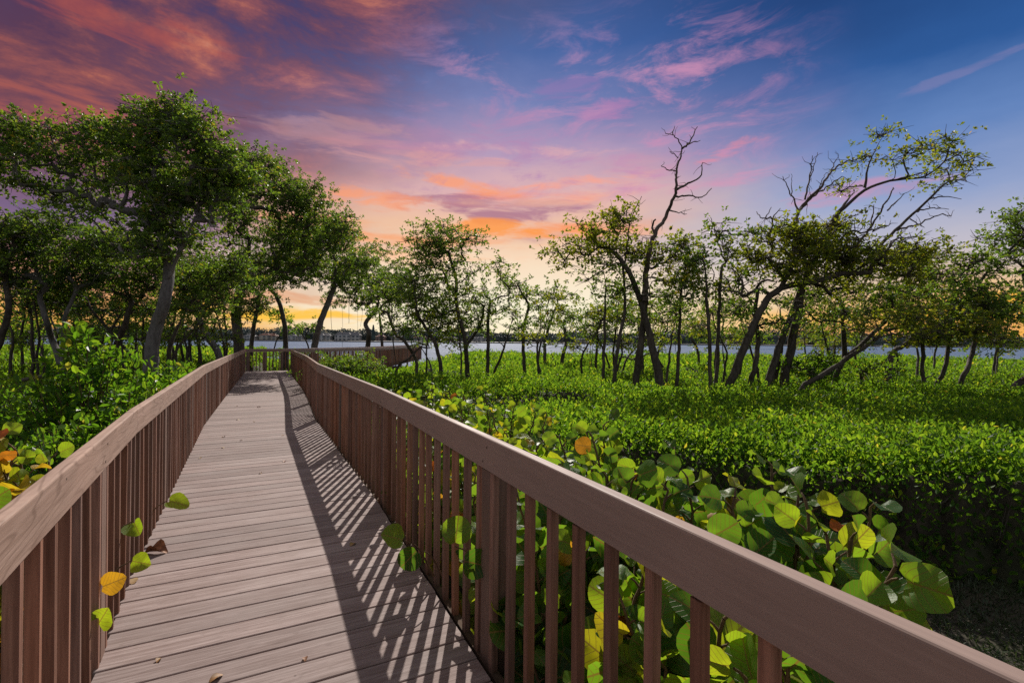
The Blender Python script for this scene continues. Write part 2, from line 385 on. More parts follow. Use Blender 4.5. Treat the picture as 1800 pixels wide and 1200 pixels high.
# ---- leaves
T_FOLD = (np.array([[0,0,0],[.32,.5,.10],[.72,.42,.08],[1,0,-.04],[.72,-.42,.08],[.32,-.5,.10]]), [[0,3,2,1],[0,5,4,3]])
T_DIA = (np.array([[0,0,0],[.5,.5,.10],[1,0,0],[.5,-.5,.10]]), [[0,2,1],[0,3,2]])
def norm(a): return a/np.maximum(np.linalg.norm(a, axis=-1, keepdims=True), 1e-9)
def leaf_arrays(C, A, N, L, W, T=T_FOLD):
    tv, tf = T
    A = norm(A); B = norm(np.cross(N, A)); N = np.cross(A, B)
    L = np.broadcast_to(L, (len(C),))[:, None, None]; W = np.broadcast_to(W, (len(C),))[:, None, None]
    V = C[:, None, :] + A[:, None, :]*tv[None, :, 0:1]*L + B[:, None, :]*tv[None, :, 1:2]*W + N[:, None, :]*tv[None, :, 2:3]*L
    k = len(tv); base_ = (np.arange(len(C))*k)[:, None, None]
    Fa = (np.array(tf)[None] + base_).reshape(-1, len(tf[0]))
    return V.reshape(-1, 3), Fa, k
def leaf_obj(name, C, A, N, L, W, rv, mat, parent=None, T=T_FOLD, loc=None):
    V, Fa, k = leaf_arrays(C, A, N, L, W, T)
    return mesh_np(name, V, [Fa], mat, parent, attrs={'rv': np.repeat(rv, k)}, smooth=False, loc=loc)
def rdir(n, up=0.0, r_=rng):
    v = r_.normal(size=(n, 3)); v[:, 2] = v[:, 2]*.7 + up; return norm(v)

# ---- tubes
def tube_arrays(paths, sides=6):
    Vs, Fs, off = [], [], 0
    for pts, rad in paths:
        pts = np.asarray(pts, float); rad = np.asarray(rad, float); n = len(pts)
        if n < 2: continue
        tg = np.gradient(pts, axis=0); tg = norm(tg)
        ref = np.eye(3)[int(np.argmin(np.abs(tg).max(0)))]
        b = norm(np.cross(tg, ref)); c_ = np.cross(tg, b)
        th = np.arange(sides)*2*np.pi/sides
        ring = pts[:, None] + (b[:, None]*np.cos(th)[None, :, None] + c_[:, None]*np.sin(th)[None, :, None])*rad[:, None, None]
        Vs.append(ring.reshape(-1, 3))
        i = np.arange(n-1)[:, None]*sides + off; j = np.arange(sides)[None]; j2 = (j+1) % sides
        Fs.append(np.stack([i+j, i+j2, i+sides+j2, i+sides+j], -1).reshape(-1, 4)); off += n*sides
    return np.concatenate(Vs), np.concatenate(Fs)
def tube_obj(name, paths, mat, parent=None, sides=6, loc=None):
    V, Fc = tube_arrays(paths, sides); return mesh_np(name, V, [Fc], mat, parent, loc=loc)
def smooth_path(pts, step=.12, jit=.0, r_=rng):
    """Catmull-Rom through the points"""
    p = np.asarray(pts, float)
    if len(p) == 2: p = np.array([p[0], (p[0]+p[1])/2, p[1]])
    q = np.vstack([2*p[0]-p[1], p, 2*p[-1]-p[-2]]); out = []
    for i in range(1, len(q)-2):
        n = max(2, int(np.linalg.norm(q[i+1]-q[i])/step)); t_ = np.linspace(0, 1, n, endpoint=False)[:, None]
        a, b, c_, d = q[i-1], q[i], q[i+1], q[i+2]
        out.append(.5*((2*b)+(-a+c_)*t_+(2*a-5*b+4*c_-d)*t_**2+(-a+3*b-3*c_+d)*t_**3))
    out = np.vstack(out + [p[-1][None]])
    if jit: out[1:-1] += r_.normal(size=out[1:-1].shape)*jit
    return out

# ================================================================== setting
# ground: flat under the walk, sinking to the water's edge
def ground_z(X, Y):
    shore = 40 + 6*vn1(X/9.0+3, X*0+.5) + np.clip(-X-4, 0, 40)*.35 - np.clip(X-4, 0, 40)*.22
    d = Y - shore
    return -.45 - .12*np.clip(Y-10, 0, 30)/30 + .05*vn2(X*.9, Y*.9) - np.clip(d+3, 0, 20)*.22
gx = np.concatenate([np.linspace(-400, -62, 10), np.linspace(-60, 60, 121), np.linspace(62, 400, 10)])
gy = np.concatenate([np.linspace(-60, -11, 8), np.linspace(-10, 64, 112)])
GX, GY = np.meshgrid(gx, gy, indexing='ij'); GZ = ground_z(GX, GY)
nx, ny = GX.shape; idx = np.arange(nx*ny).reshape(nx, ny)
q = np.stack([idx[:-1, :-1], idx[1:, :-1], idx[1:, 1:], idx[:-1, 1:]], -1).reshape(-1, 4)
o = mesh_np('ground', np.stack([GX, GY, GZ], -1).reshape(-1, 3), [q], M_ground); tag(o, kind='structure')
WZ = -1.3
wxs = np.linspace(-6000, 6000, 13); wys = np.array([20., 60, 200, 700, 2500, 7000]); WX, WY = np.meshgrid(wxs, wys, indexing='ij')
idx = np.arange(WX.size).reshape(WX.shape); q = np.stack([idx[:-1, :-1], idx[1:, :-1], idx[1:, 1:], idx[:-1, 1:]], -1).reshape(-1, 4)
o = mesh_np('water', np.stack([WX, WY, WX*0+WZ], -1).reshape(-1, 3), [q], M_water); tag(o, kind='structure')

# ================================================================== boardwalk
D = np.array([-.454, .891]); Nn = np.array([.891, .454])      # along / across (to the right)
def W(s, n, z=0.): v = D*s + Nn*n; return np.array([v[0], v[1], z])
RS = np.array([-2.0, .3, 4.05, 6.3, 8.7, 12.0, 13.6, 18.3, 22.6]); RN = np.array([.785, .800, .848, .805, .765, .86, .89, .885, .885])
LS = np.array([-2.0, 1.5, 3.4, 8.6, 13.0, 18.0, 22.6]);       LN = np.array([-.265, -.510, -.642, -.81, -.79, -.74, -.70])
nR = lambda s: np.interp(s, RS, RN); nL = lambda s: np.interp(s, LS, LN)
walk = empty('boardwalk', (0, 0, 0), label='brown timber boardwalk with slatted handrails running out towards the water', cat='boardwalk')

def box_np(lo, hi, bev=0.0):
    x0, y0, z0 = lo; x1, y1, z1 = hi
    if bev <= 0:
        V = [(x0,y0,z0),(x1,y0,z0),(x1,y1,z0),(x0,y1,z0),(x0,y0,z1),(x1,y0,z1),(x1,y1,z1),(x0,y1,z1)]
        Fc = [(0,3,2,1),(4,5,6,7),(0,1,5,4),(1,2,6,5),(2,3,7,6),(3,0,4,7)]
        return np.array(V, float), np.array(Fc)
    raise ValueError
def frame(dirx):
    """4x4 with local X along dirx (horizontal), Z up"""
    d = Vector(dirx).normalized(); n = Vector((0, 0, 1)).cross(d)
    return Matrix(((d.x, n.x, 0, 0), (d.y, n.y, 0, 0), (d.z, n.z, 1, 0), (0, 0, 0, 1)))

def rail_board(P0, P1, m0, m1, mat, parent, ztop, hh=.133, th=.040, name='handrail', bev=.007):
    """board on edge, standing between P0 and P1 (inner bottom line), mitred ends; profile offsets go to +side"""
    P0 = Vector(P0); P1 = Vector(P1); d = (P1-P0); L = d.length; d.normalize(); side = Vector((0, 0, 1)).cross(d)
    prof = []
    for cx_, cz_, a0 in ((th-bev, hh-bev, 0), (bev, hh-bev, 90), (bev, bev*.4, 180), (th-bev, bev*.4, 270)):
        rr_ = bev if a0 < 180 else bev*.4
        for k in range(4): a = R(a0 + k*30); prof.append((cx_ + rr_*math.cos(a) if a0 < 180 else (th if a0 == 270 else 0) , cz_ + rr_*math.sin(a) if a0 < 180 else 0))
    # tidy: remove duplicates
    pp = []
    for p_ in prof:
        if not pp or (abs(p_[0]-pp[-1][0]) + abs(p_[1]-pp[-1][1])) > 1e-6: pp.append(p_)
    prof = pp; k = len(prof); nseg = max(2, int(L/.5))
    V = []
    for i in range(nseg+1):
        f = i/nseg
        for (w_, z_) in prof:
            s0 = m0*w_ + .0015; s1 = L - m1*w_ - .0015
            V.append((s0 + (s1-s0)*f, w_, z_))
    Fc = [[i*k+j, (i+1)*k+j, (i+1)*k+(j+1) % k, i*k+(j+1) % k] for i in range(nseg) for j in range(k)]
    me = bpy.data.meshes.new(name); me.from_pydata(V, [], Fc + [list(range(k)), [nseg*k+j for j in range(k)][::-1]])
    me.materials.append(mat); me.update()
    o = bpy.data.objects.new(name, me); COL.objects.link(o)
    o.matrix_world = Matrix.Translation((P0.x, P0.y, ztop-hh)) @ frame(d); o.parent = parent
    return o
# meshes shared by balusters and posts (local Z along the grain)
def stick_mesh(name, w, z0, z1, mat, bev=.003):
    h_ = w/2; pr = []
    for sx, sy in ((1, 1), (-1, 1), (-1, -1), (1, -1)):
        a, b = (sx*h_, sy*(h_-bev)), (sx*(h_-bev), sy*h_)
        pr += [a, b] if sx*sy > 0 else [b, a]
    V = [(x, y, z0) for x, y in pr] + [(x, y, z1) for x, y in pr]; k = 8
    me = bpy.data.meshes.new(name); me.from_pydata(V, [], [[j, (j+1) % k, k+(j+1) % k, k+j] for j in range(k)] + [list(range(k))[::-1], list(range(k, 2*k))])
    me.materials.append(mat); me.update(); return me
RAILZ = .914
ME_BAL = stick_mesh('baluster', .031, -.22, RAILZ-.139, M_bal); ME_POST = stick_mesh('post', .089, -.75, RAILZ-.139, M_post)
def stick(me, name, loc, ang, parent, lean=(0, 0)):
    o = bpy.data.objects.new(name, me); COL.objects.link(o); o.parent = parent; o.location = loc; o.rotation_euler = (lean[0], lean[1], ang); return o

NB = [0]
def railing(pts, side, mat, label, posts_at, bal_step, near_limit, n_ind, first=0.1, inset=.006, post_every=None):
    """pts: world xy polyline of the inner face; side=+1: board body lies to the left normal of travel, -1: right"""
    rail = empty('railing', (0, 0, 0), parent=walk, label=label)
    pts = [Vector((p[0], p[1], 0)) for p in pts]
    if side < 0: pts = pts[::-1]
    n = len(pts); dirs = [(pts[i+1]-pts[i]).normalized() for i in range(n-1)]
    turn = [0]*n
    for i in range(1, n-1):
        a = dirs[i-1].cross(dirs[i]).z; turn[i] = math.tan(math.asin(max(-.95, min(.95, a)))/2)
    for i in range(n-1):
        rail_board(pts[i], pts[i+1], turn[i], turn[i+1], mat, rail, RAILZ)
    # screw heads over each post
    seqd = [0]
    for i in range(n-1): seqd.append(seqd[-1] + (pts[i+1]-pts[i]).length)
    for s in (posts_at if n_ind else []):
        sr = s if side > 0 else seqd[-1]-s
        for i in range(n-1):
            if seqd[i] <= sr < seqd[i+1]:
                d = dirs[i]; inn = -(Vector((0, 0, 1)).cross(d)); p = pts[i] + d*(sr-seqd[i])
                for dz_, ds_ in ((.035, -.02), (.10, .022)):
                    c0 = p + d*ds_ + Vector((0, 0, RAILZ-.14+dz_)) + inn*.0006
                    Vs = [c0 + (d*math.cos(a)+Vector((0, 0, 1))*math.sin(a))*r_ + inn*h_ for r_, h_ in ((.0052, -.001), (.0045, .0007)) for a in [k*math.pi/5 for k in range(10)]]
                    mesh_np('screw', np.array([v[:] for v in Vs]), [np.array([[k, (k+1) % 10, 10+(k+1) % 10, 10+k] for k in range(10)]), np.array([list(range(10, 20))])], M_joist, rail, smooth=False)
    # arc-length march for sticks, from the camera end
    seq = pts if side > 0 else pts[::-1]
    dl = [0]
    for i in range(n-1): dl.append(dl[-1] + (seq[i+1]-seq[i]).length)
    def at_(s):
        for i in range(n-1):
            if s <= dl[i+1] or i == n-2:
                f = (s-dl[i])/(dl[i+1]-dl[i]); d = (seq[i+1]-seq[i]).normalized(); p = seq[i].lerp(seq[i+1], f)
                travel = d if side > 0 else -d; out = Vector((0, 0, 1)).cross(travel); return p, d, out
    total = dl[-1]; rest = []
    # posts
    for s in posts_at:
        if s >= total: continue
        p, d, out = at_(s); q_ = p + out*(.0445 + inset + .0)
        stick(ME_POST, 'post', (q_.x, q_.y, 0), math.atan2(d.y, d.x), rail)
    s = first; k = 0
    while s < total - .03:
        if min([abs(s-a) for a in posts_at] + [9]) > .052:
            p, d, out = at_(s); q_ = p + out*(.0155 + inset + .001*random.random()); a = math.atan2(d.y, d.x) + random.gauss(0, .03)
            if k < n_ind:
                stick(ME_BAL, 'baluster', (q_.x, q_.y, 0), a, rail, (random.gauss(0, .004), random.gauss(0, .004)))
            else: rest.append((q_.x, q_.y, a))
            k += 1
        s += bal_step
    if rest:
        me = ME_BAL; bv = np.array([v.co[:] for v in me.vertices]); bf = [np.array([list(p.vertices) for p in me.polygons if len(p.vertices) == m]) for m in (4, 8)]
        V = []; F4 = []; F8 = []; off = 0
        for x, y, a in rest:
            c_, s_ = math.cos(a), math.sin(a); V.append(np.stack([bv[:, 0]*c_-bv[:, 1]*s_+x, bv[:, 0]*s_+bv[:, 1]*c_+y, bv[:, 2]], -1))
            F4.append(bf[0]+off); F8.append(bf[1]+off); off += len(bv)
        o = mesh_np('baluster', np.vstack(V), [np.vstack(F4), np.vstack(F8)], M_bal, rail, smooth=False, attrs={'rv': np.repeat([random.random() for _ in rest], len(bv))}); o['kind'] = 'stuff'
    return rail

S_END = 22.4
ptsR = [W(s, nR(s))[:2] for s in (-1.2, 4.05, 6.3, 8.7, 12.0, 13.6, 18.3)] + [W(21.4, .885)[:2]]
ptsL = [W(s, nL(s))[:2] for s in (-1.2, 3.4, 8.6, 13.0, 18.0)] + [W(S_END, nL(S_END))[:2]]
# right rail: body lies to the right of travel
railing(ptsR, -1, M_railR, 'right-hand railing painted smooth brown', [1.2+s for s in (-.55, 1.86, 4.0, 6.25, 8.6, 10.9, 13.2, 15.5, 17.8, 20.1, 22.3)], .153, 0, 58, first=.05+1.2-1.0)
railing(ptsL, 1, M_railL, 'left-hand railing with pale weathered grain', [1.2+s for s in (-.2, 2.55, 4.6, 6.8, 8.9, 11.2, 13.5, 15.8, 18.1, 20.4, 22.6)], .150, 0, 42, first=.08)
# the walk turns right at the far end, then away to the water
Rc = W(21.4, .885)[:2]; Lc = W(S_END, nL(S_END))[:2]
P_end = np.array([-9.55, 21.9])
ptsB = [Lc, P_end, (-8.75, 29.0), (-8.95, 41.0)]
ptsA = [Rc, (-7.15, 27.0), (-7.5, 40.0)]
railing(ptsB, 1, M_railR, 'end railing across the bend of the walk', [.1, .85, 1.65, 3.6, 6.0, 8.4, 10.8, 13.2, 15.6, 18, 20], .15, 0, 0, first=.16)
railing(ptsA, -1, M_railR, 'outer railing of the stretch beyond the bend', [.1, 2.4, 4.8, 7.2, 9.6, 12, 14.4, 16.8, 18.9], .15, 0, 0, first=.12)
railing([ptsB[-1], ptsA[-1]], 1, M_railR, 'short closing rail at the water end', [.1, 1.35], .15, 0, 0, first=.2)

# decking: local X across, local Y along
def planks(name, rows, mat, origin, dirx, parent):
    V = []; Fc = []; rv = []; off = 0
    for (a0, a1, b0, b1, c0, c1, zj) in rows:   # y0,y1 at left; x0,x1
        bv = .004; z1 = zj; z0 = zj-.034
        ys = [(b0, z0), (b0, z1-bv), (b0+bv*.35, z1-bv*.35), (b0+bv, z1), (b1-bv, z1), (b1-bv*.35, z1-bv*.35), (b1, z1-bv), (b1, z0)]
        nsx = 3; k = len(ys)
        for i in range(nsx+1):
            f = i/nsx
            for (y_, z_) in ys: V.append((a0 + (a1-a0)*f, y_, z_))
        for i in range(nsx):
            for j in range(k): Fc.append([off+i*k+j, off+i*k+(j+1) % k, off+(i+1)*k+(j+1) % k, off+(i+1)*k+j])
        rv += [random.random()]*(k*(nsx+1)); 
        CAPS.append([off+j for j in range(k)][::-1]); CAPS.append([off+nsx*k+j for j in range(k)])
        off += k*(nsx+1)
    me = bpy.data.meshes.new(name); me.from_pydata(V, [], Fc + CAPS); CAPS.clear(); me.materials.append(mat)
    at_ = me.attributes.new('rv', 'FLOAT', 'POINT'); at_.data.foreach_set('value', rv); me.update()
    o = bpy.data.objects.new(name, me); COL.objects.link(o); o.matrix_world = Matrix.Translation(origin) @ frame(dirx); o.parent = parent; return o
CAPS = []
rows = []; s = -1.2
while s < S_END - .02:
    e = s + .1378; m_ = s+.07
    rows.append((nL(m_)-.012-random.random()*.006, nR(m_)-.028+random.random()*.006, s, e, 0, 0, random.gauss(0, .0006)))
    s += .1455
planks('decking', rows, M_deck, (0, 0, 0), (Nn[0], Nn[1], 0), walk)
def quad_leg(A0, A1, B0, B1, name):   # decking between two rail lines (far stretches)
    A0, A1, B0, B1 = [np.array(v) for v in (A0, A1, B0, B1)]
    L = np.linalg.norm((A1+B1)/2-(A0+B0)/2); n = int(L/.1455); V = []; Q = []; rv = []
    for i in range(n):
        f0, f1 = i/n, (i+.96)/n; c4 = [A0+(A1-A0)*f0, B0+(B1-B0)*f0, B0+(B1-B0)*f1, A0+(A1-A0)*f1]
        off = len(V); V += [(*p, 0) for p in c4] + [(*p, -.034) for p in c4]
        Q += [[off, off+1, off+2, off+3], [off+4, off+7, off+6, off+5], [off, off+4, off+5, off+1], [off+2, off+6, off+7, off+3]]
        rv += [random.random()]*8
    mesh_np(name, V, [np.array(Q)], M_deck, walk, attrs={'rv': rv}, smooth=False)
quad_leg(P_end, ptsB[2], Rc, ptsA[1], 'decking'); quad_leg(ptsB[2], ptsB[3], ptsA[1], ptsA[2], 'decking')
# framing under the deck
for nn in (0, 1):
    fn = (nL, nR)[nn]
    for a, b in ((-1.2, 4), (4, 8.7), (8.7, 13), (13, 18), (18, S_END)):
        p0 = W(a, fn(a)+(.004 if nn else -.042)); p1 = W(b, fn(b)+(.004 if nn else -.042))
        if nn: rail_board(Vector(p1), Vector(p0), 0, 0, M_joist, walk, -.036, .16, .038, 'joist', .002)
        else: rail_board(Vector(p1)+Vector((Nn[0], Nn[1], 0))*.038, Vector(p0)+Vector((Nn[0], Nn[1], 0))*.038, 0, 0, M_joist, walk, -.036, .16, .038, 'joist', .002)

# ================================================================== clipped mangrove scrub
def nS(X, Y): return X*Nn[0]+Y*Nn[1], X*D[0]+Y*D[1]
def top_h(X, Y):
    n_, s_ = nS(X, Y)
    near = np.clip((9-Y)/2, 0, 1)*(n_ > 0)
    md = np.clip((Y-10)/2, 0, 1)
    z = .33 - .04*md + .03*near + (1-.5*near)*(.20*vn1(X*1.1, Y*1.1) + .17*vn2(X*3.1, Y*3.1)) + md*.42*vn3(X*.75+9, Y*.6) + .11*vn3(X*7, Y*7)
    tc = 7.15 + .12*X + .3*vn2(X*.9, X*0+7)
    lf_ = 1/(1+np.exp((X-1.5-.4*vn1(Y*.5, Y*0))*4))
    tr = 1/(1+np.exp(-(Y-tc)/.05)) * 1/(1+np.exp((Y-tc-.75)/.05)) * lf_
    hb = 1/(1+np.exp(-(Y-tc-.75)/.05)) * 1/(1+np.exp((Y-tc-3.4)/.25)) * lf_
    z = z - .75*tr + .19*hb
    z = z - .72*np.clip((-X-3.2)/1.5, 0, 1)*np.clip((Y-14)/3, 0, 1)*(n_ > 0)*np.clip((44-Y)/4, 0, 1)
    z = z - .20*np.exp(-((Y-14.5-.3*X)/1.2)**2)*(X > -3)*(vn2(X*.5, Y*.2)+.5)
    far = np.clip((Y-12)/20, 0, 1); z = z + far*(.34*vn2(X*.35, Y*.35) - .02)
    z = np.where((n_ < 0), z - .05 + .10*np.clip((Y-8)/4, 0, 1), z)
    return z
def right_mask(X, Y):
    n_, s_ = nS(X, Y)
    fr = 4.75 - .30*X + .5*vn2(X*.8, X*0+3) 
    wig = .15*vn1(s_*1.5, s_*0)
    lim = np.where(s_ < 6.6, 2.15, 1.15) + wig
    far_ok = (X > -6.7 - .03*(Y-27)) | (Y < 20)
    return (n_ > lim) & (Y > fr) & far_ok
def left_mask(X, Y):
    n_, s_ = nS(X, Y); return ((n_ < -1.05 - .2*vn1(s_, s_*0)) & (Y > 3.2)) | ((Y > 22.9) & (X < -9.75))
def in_water(X, Y): return ground_z(X, Y) < -1.22

HEDGES = []
def scatter(name, maskf, y0, y1, dens, L, label, mat=M_leafH, T=T_FOLD, depth=.22, face=False, seed=1, cat='mangrove scrub', xlim=(-99, 99), upb=.9):
    r_ = np.random.default_rng(seed)
    area = (y1-y0)*2*(1.15*y1+1.5); n = int(area*dens)
    Y = y0 + (y1-y0)*r_.random(n); X = (r_.random(n)*2-1)*(1.15*y1+1.5)
    ok = (np.abs(X) < 1.14*Y+.9) & maskf(X, Y) & ~in_water(X, Y) & (X > xlim[0]) & (X < xlim[1])
    X, Y = X[ok], Y[ok]; n = len(X)
    dd = r_.exponential(.40, n)*depth
    tz = top_h(X, Y)
    z = tz - dd + .05*r_.random(n)**3*3
    if face:   # bushy vertical faces where the scrub stops
        e = .30
        edge = ~(maskf(X, Y-e) & maskf(X-.2, Y)) | (top_h(X, Y-e) < tz-.12)
        z = np.where(edge, tz - .86*r_.random(n)**1.1, z)
        kk = ~(edge & (tz-z > .2) & (r_.random(n) < .12)); X, Y, z, tz = X[kk], Y[kk], z[kk], tz[kk]; n = len(X)
    z = np.maximum(z, ground_z(X, Y)+.02)
    C = np.stack([X, Y, z], -1) + r_.normal(size=(n, 3))*.012
    A = norm(r_.normal(size=(n, 3))*np.array([.8, .8, .45]) + np.array([0, 0, upb])); N = norm(r_.normal(size=(n, 3)))
    l_ = L*(.65+.6*r_.random(n))
    rv = np.clip(r_.beta(2.2, 2.6, n) + (r_.random(n) > .985)*.5, 0, 1)
    o = leaf_obj(name, C, A, N, l_, l_*.48, rv, mat, T=T)
    tag(o, label=label, cat=cat, kind='stuff'); HEDGES.append(o); return o
scatter('mangrove_scrub', right_mask, 3.2, 6.2, 3800, .052, 'bright clipped mangrove scrub with a dark twiggy front edge, nearest the lawn', face=True, depth=.20, seed=11)
scatter('mangrove_scrub', right_mask, 6.2, 10.5, 1900, .056, 'clipped green scrub around the feet of the thin dark trunks', face=True, depth=.20, seed=12)
scatter('mangrove_scrub', right_mask, 10.5, 18, 560, .085, 'sunlit scrub reaching from behind the trunks towards the water', T=T_DIA, face=True, depth=.26, seed=13)
scatter('mangrove_scrub', right_mask, 18, 52, 85, .19, 'yellow-green scrub along the edge of the lagoon', T=T_DIA, depth=.4, seed=14)
scatter('mangrove_scrub', left_mask, 6.5, 14, 420, .085, 'scrub under the trees left of the boardwalk', T=T_DIA, depth=.3, seed=15, face=True)
scatter('mangrove_scrub', left_mask, 14, 52, 80, .19, 'pale scrub between the far left trunks and the lagoon', T=T_DIA, depth=.4, seed=16)
# added opaque core under the leaves, for dense twigs: keeps sunlight off the front
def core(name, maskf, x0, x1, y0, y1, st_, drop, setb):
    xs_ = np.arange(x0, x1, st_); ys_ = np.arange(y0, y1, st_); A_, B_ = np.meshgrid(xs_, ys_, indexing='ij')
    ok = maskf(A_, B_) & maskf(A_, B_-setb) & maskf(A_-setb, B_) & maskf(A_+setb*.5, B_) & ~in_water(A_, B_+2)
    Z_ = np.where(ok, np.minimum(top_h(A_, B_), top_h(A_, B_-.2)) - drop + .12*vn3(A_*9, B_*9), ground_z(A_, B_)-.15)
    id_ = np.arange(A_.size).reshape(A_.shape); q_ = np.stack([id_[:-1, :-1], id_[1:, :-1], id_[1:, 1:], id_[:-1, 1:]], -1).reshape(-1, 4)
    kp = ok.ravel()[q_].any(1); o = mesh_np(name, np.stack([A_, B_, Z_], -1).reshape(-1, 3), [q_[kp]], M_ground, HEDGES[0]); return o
core('shade_core', right_mask, -9, 22, 3.2, 20, .10, .17, .24)
# twigs inside the near hedge's dark face
r2 = np.random.default_rng(5); tw = []
for i in range(260):
    X = -.2 + 5.4*r2.random(); Y = 4.75 - .3*X + .1 + 1.0*r2.random()**1.5
    b = np.array([X, Y, -.5]); h_ = .55+.3*r2.random(); p = [b]
    for k in range(4): b = b + np.array([r2.normal()*.09, r2.normal()*.07-.02, h_/4]); p.append(b)
    rr_ = .005+.012*r2.random()**2; tw.append((smooth_path(p, .08), None)); tw[-1] = (tw[-1][0], np.linspace(rr_, rr_*.35, len(tw[-1][0])))
o = tube_obj('hedge_stems', tw, M_bark, sides=5); tag(o, 'grey stems standing inside the dark front of the clipped scrub', 'mangrove stems', kind='stuff')

# lawn in the corner
r2 = np.random.default_rng(9); n = 60000
X = 1.0 + 6*r2.random(n); Y = .6 + 4.2*r2.random(n); n_, s_ = nS(X, Y); ok = (n_ > 1.9) & (Y < 4.9 - .3*X)
X, Y = X[ok], Y[ok]; n = len(X); C = np.stack([X, Y, ground_z(X, Y)-.004], -1)
A = norm(r2.normal(size=(n, 3))*np.array([.8, .8, .1]) + np.array([0, 0, .8])); l_ = .03+.045*r2.random(n)
o = leaf_obj('grass', C, A, norm(r2.normal(size=(n, 3))), l_, .0045, r2.random(n), M_grass, T=T_DIA); tag(o, 'short shaded grass in the corner below the scrub', 'grass', kind='stuff')

# ================================================================== trees
def grow(trunks, targets, r_, wig=.10):
    """trunks: list of polylines (world). returns nodes, parents, tip ids"""
    pos = []; par = []; forced = []
    for pl, r0, r1 in trunks:
        sp = smooth_path(pl, .14, .008, r_); st_ = len(pos); par0 = -1
        if pos and isinstance(pl, tuple): pass
        for i, p in enumerate(sp):
            pos.append(p); par.append(-1 if i == 0 else len(pos)-2); forced.append(r0 + (r1-r0)*(i/(len(sp)-1))**.9)
    pos = np.array(pos); par = list(par); forced = list(forced)
    nt_ = len(pos); cap = nt_ + len(targets)*14 + 100
    A = np.zeros((cap, 3)); A[:nt_] = pos; n = nt_; tips = []
    dirs = np.zeros((cap, 3)); 
    for i in range(nt_): dirs[i] = A[i]-A[par[i]] if par[i] >= 0 else np.array([0, 0, 1.])
    d0 = np.min(np.linalg.norm(targets[:, None]-pos[None], axis=2), axis=1); order = np.argsort(d0)
    zmin = np.array([p[0][2] for p in [t_[0] for t_ in trunks]]).min() + .9
    for ti in order:
        tg = targets[ti]; dv = A[:n]-tg; d = np.linalg.norm(dv, axis=1)
        cost = d + .9*np.maximum(0, dv[:, 2]+.02) + (A[:n, 2] < zmin)*1.5
        j = int(np.argmin(cost)); dist = d[j]
        if dist < .03: tips.append(j); continue
        k = max(2, min(12, int(dist/.13))); pd = norm(dirs[j]); ctrl = A[j] + pd*dist*.35 + np.array([0, 0, .08*dist]) + r_.normal(size=3)*wig*dist
        prev = j
        for q_ in range(1, k+1):
            f = q_/k; p = (1-f)**2*A[j] + 2*f*(1-f)*ctrl + f*f*tg
            if q_ < k: p = p + r_.normal(size=3)*.018*min(1, dist*2)
            A[n] = p; par.append(prev); forced.append(0); dirs[n] = p-A[prev]; prev = n; n += 1
        tips.append(prev)
    return A[:n], np.array(par), np.array(forced), tips
def skeleton_paths(A, par, forced, tips, rtip=.004, expo=.42):
    n = len(A); cnt = np.zeros(n)
    for t_ in tips: cnt[t_] += 1
    for i in range(n-1, -1, -1):
        if par[i] >= 0: cnt[par[i]] += cnt[i]
    rad = rtip*np.maximum(cnt, .6)**expo
    rad = np.where(forced > 0, forced, rad)
    kids = [[] for _ in range(n)]
    cont = np.zeros(n, bool)
    for i in range(n):
        if par[i] >= 0: kids[par[i]].append(i)
    for i in range(n):
        ks = kids[i]
        if not ks: continue
        if (forced[i] > 0 or cont[i]) and not any(forced[k] > 0 and k == i+1 for k in ks):
            m_ = max(ks, key=lambda k: cnt[k]); cont[m_] = True; rad[m_] = max(rad[m_], rad[i]*.86)
    kids = [[] for _ in range(n)]
    for i in range(n):
        if par[i] >= 0: kids[par[i]].append(i)
    paths = []; stack = [i for i in range(n) if par[i] < 0]
    while stack:
        i = stack.pop(); ch = []; r_ = []
        if par[i] >= 0: ch.append(A[par[i]]); r_.append(min(rad[par[i]]*.9, rad[i]*1.25))
        c_ = i
        while True:
            ch.append(A[c_]); r_.append(rad[c_]); ks = kids[c_]
            if not ks: break
            # trunk continues along forced nodes
            m_ = max(ks, key=lambda k: (forced[k] > 0, rad[k])); stack += [k for k in ks if k != m_]; c_ = m_
        r_ = np.array(r_)
        if forced[c_] > 0: k_ = min(len(r_), 9); r_[-k_:] *= np.linspace(1, .12, k_)
        r_[-1] *= .5; paths.append((np.array(ch), r_))
    return paths

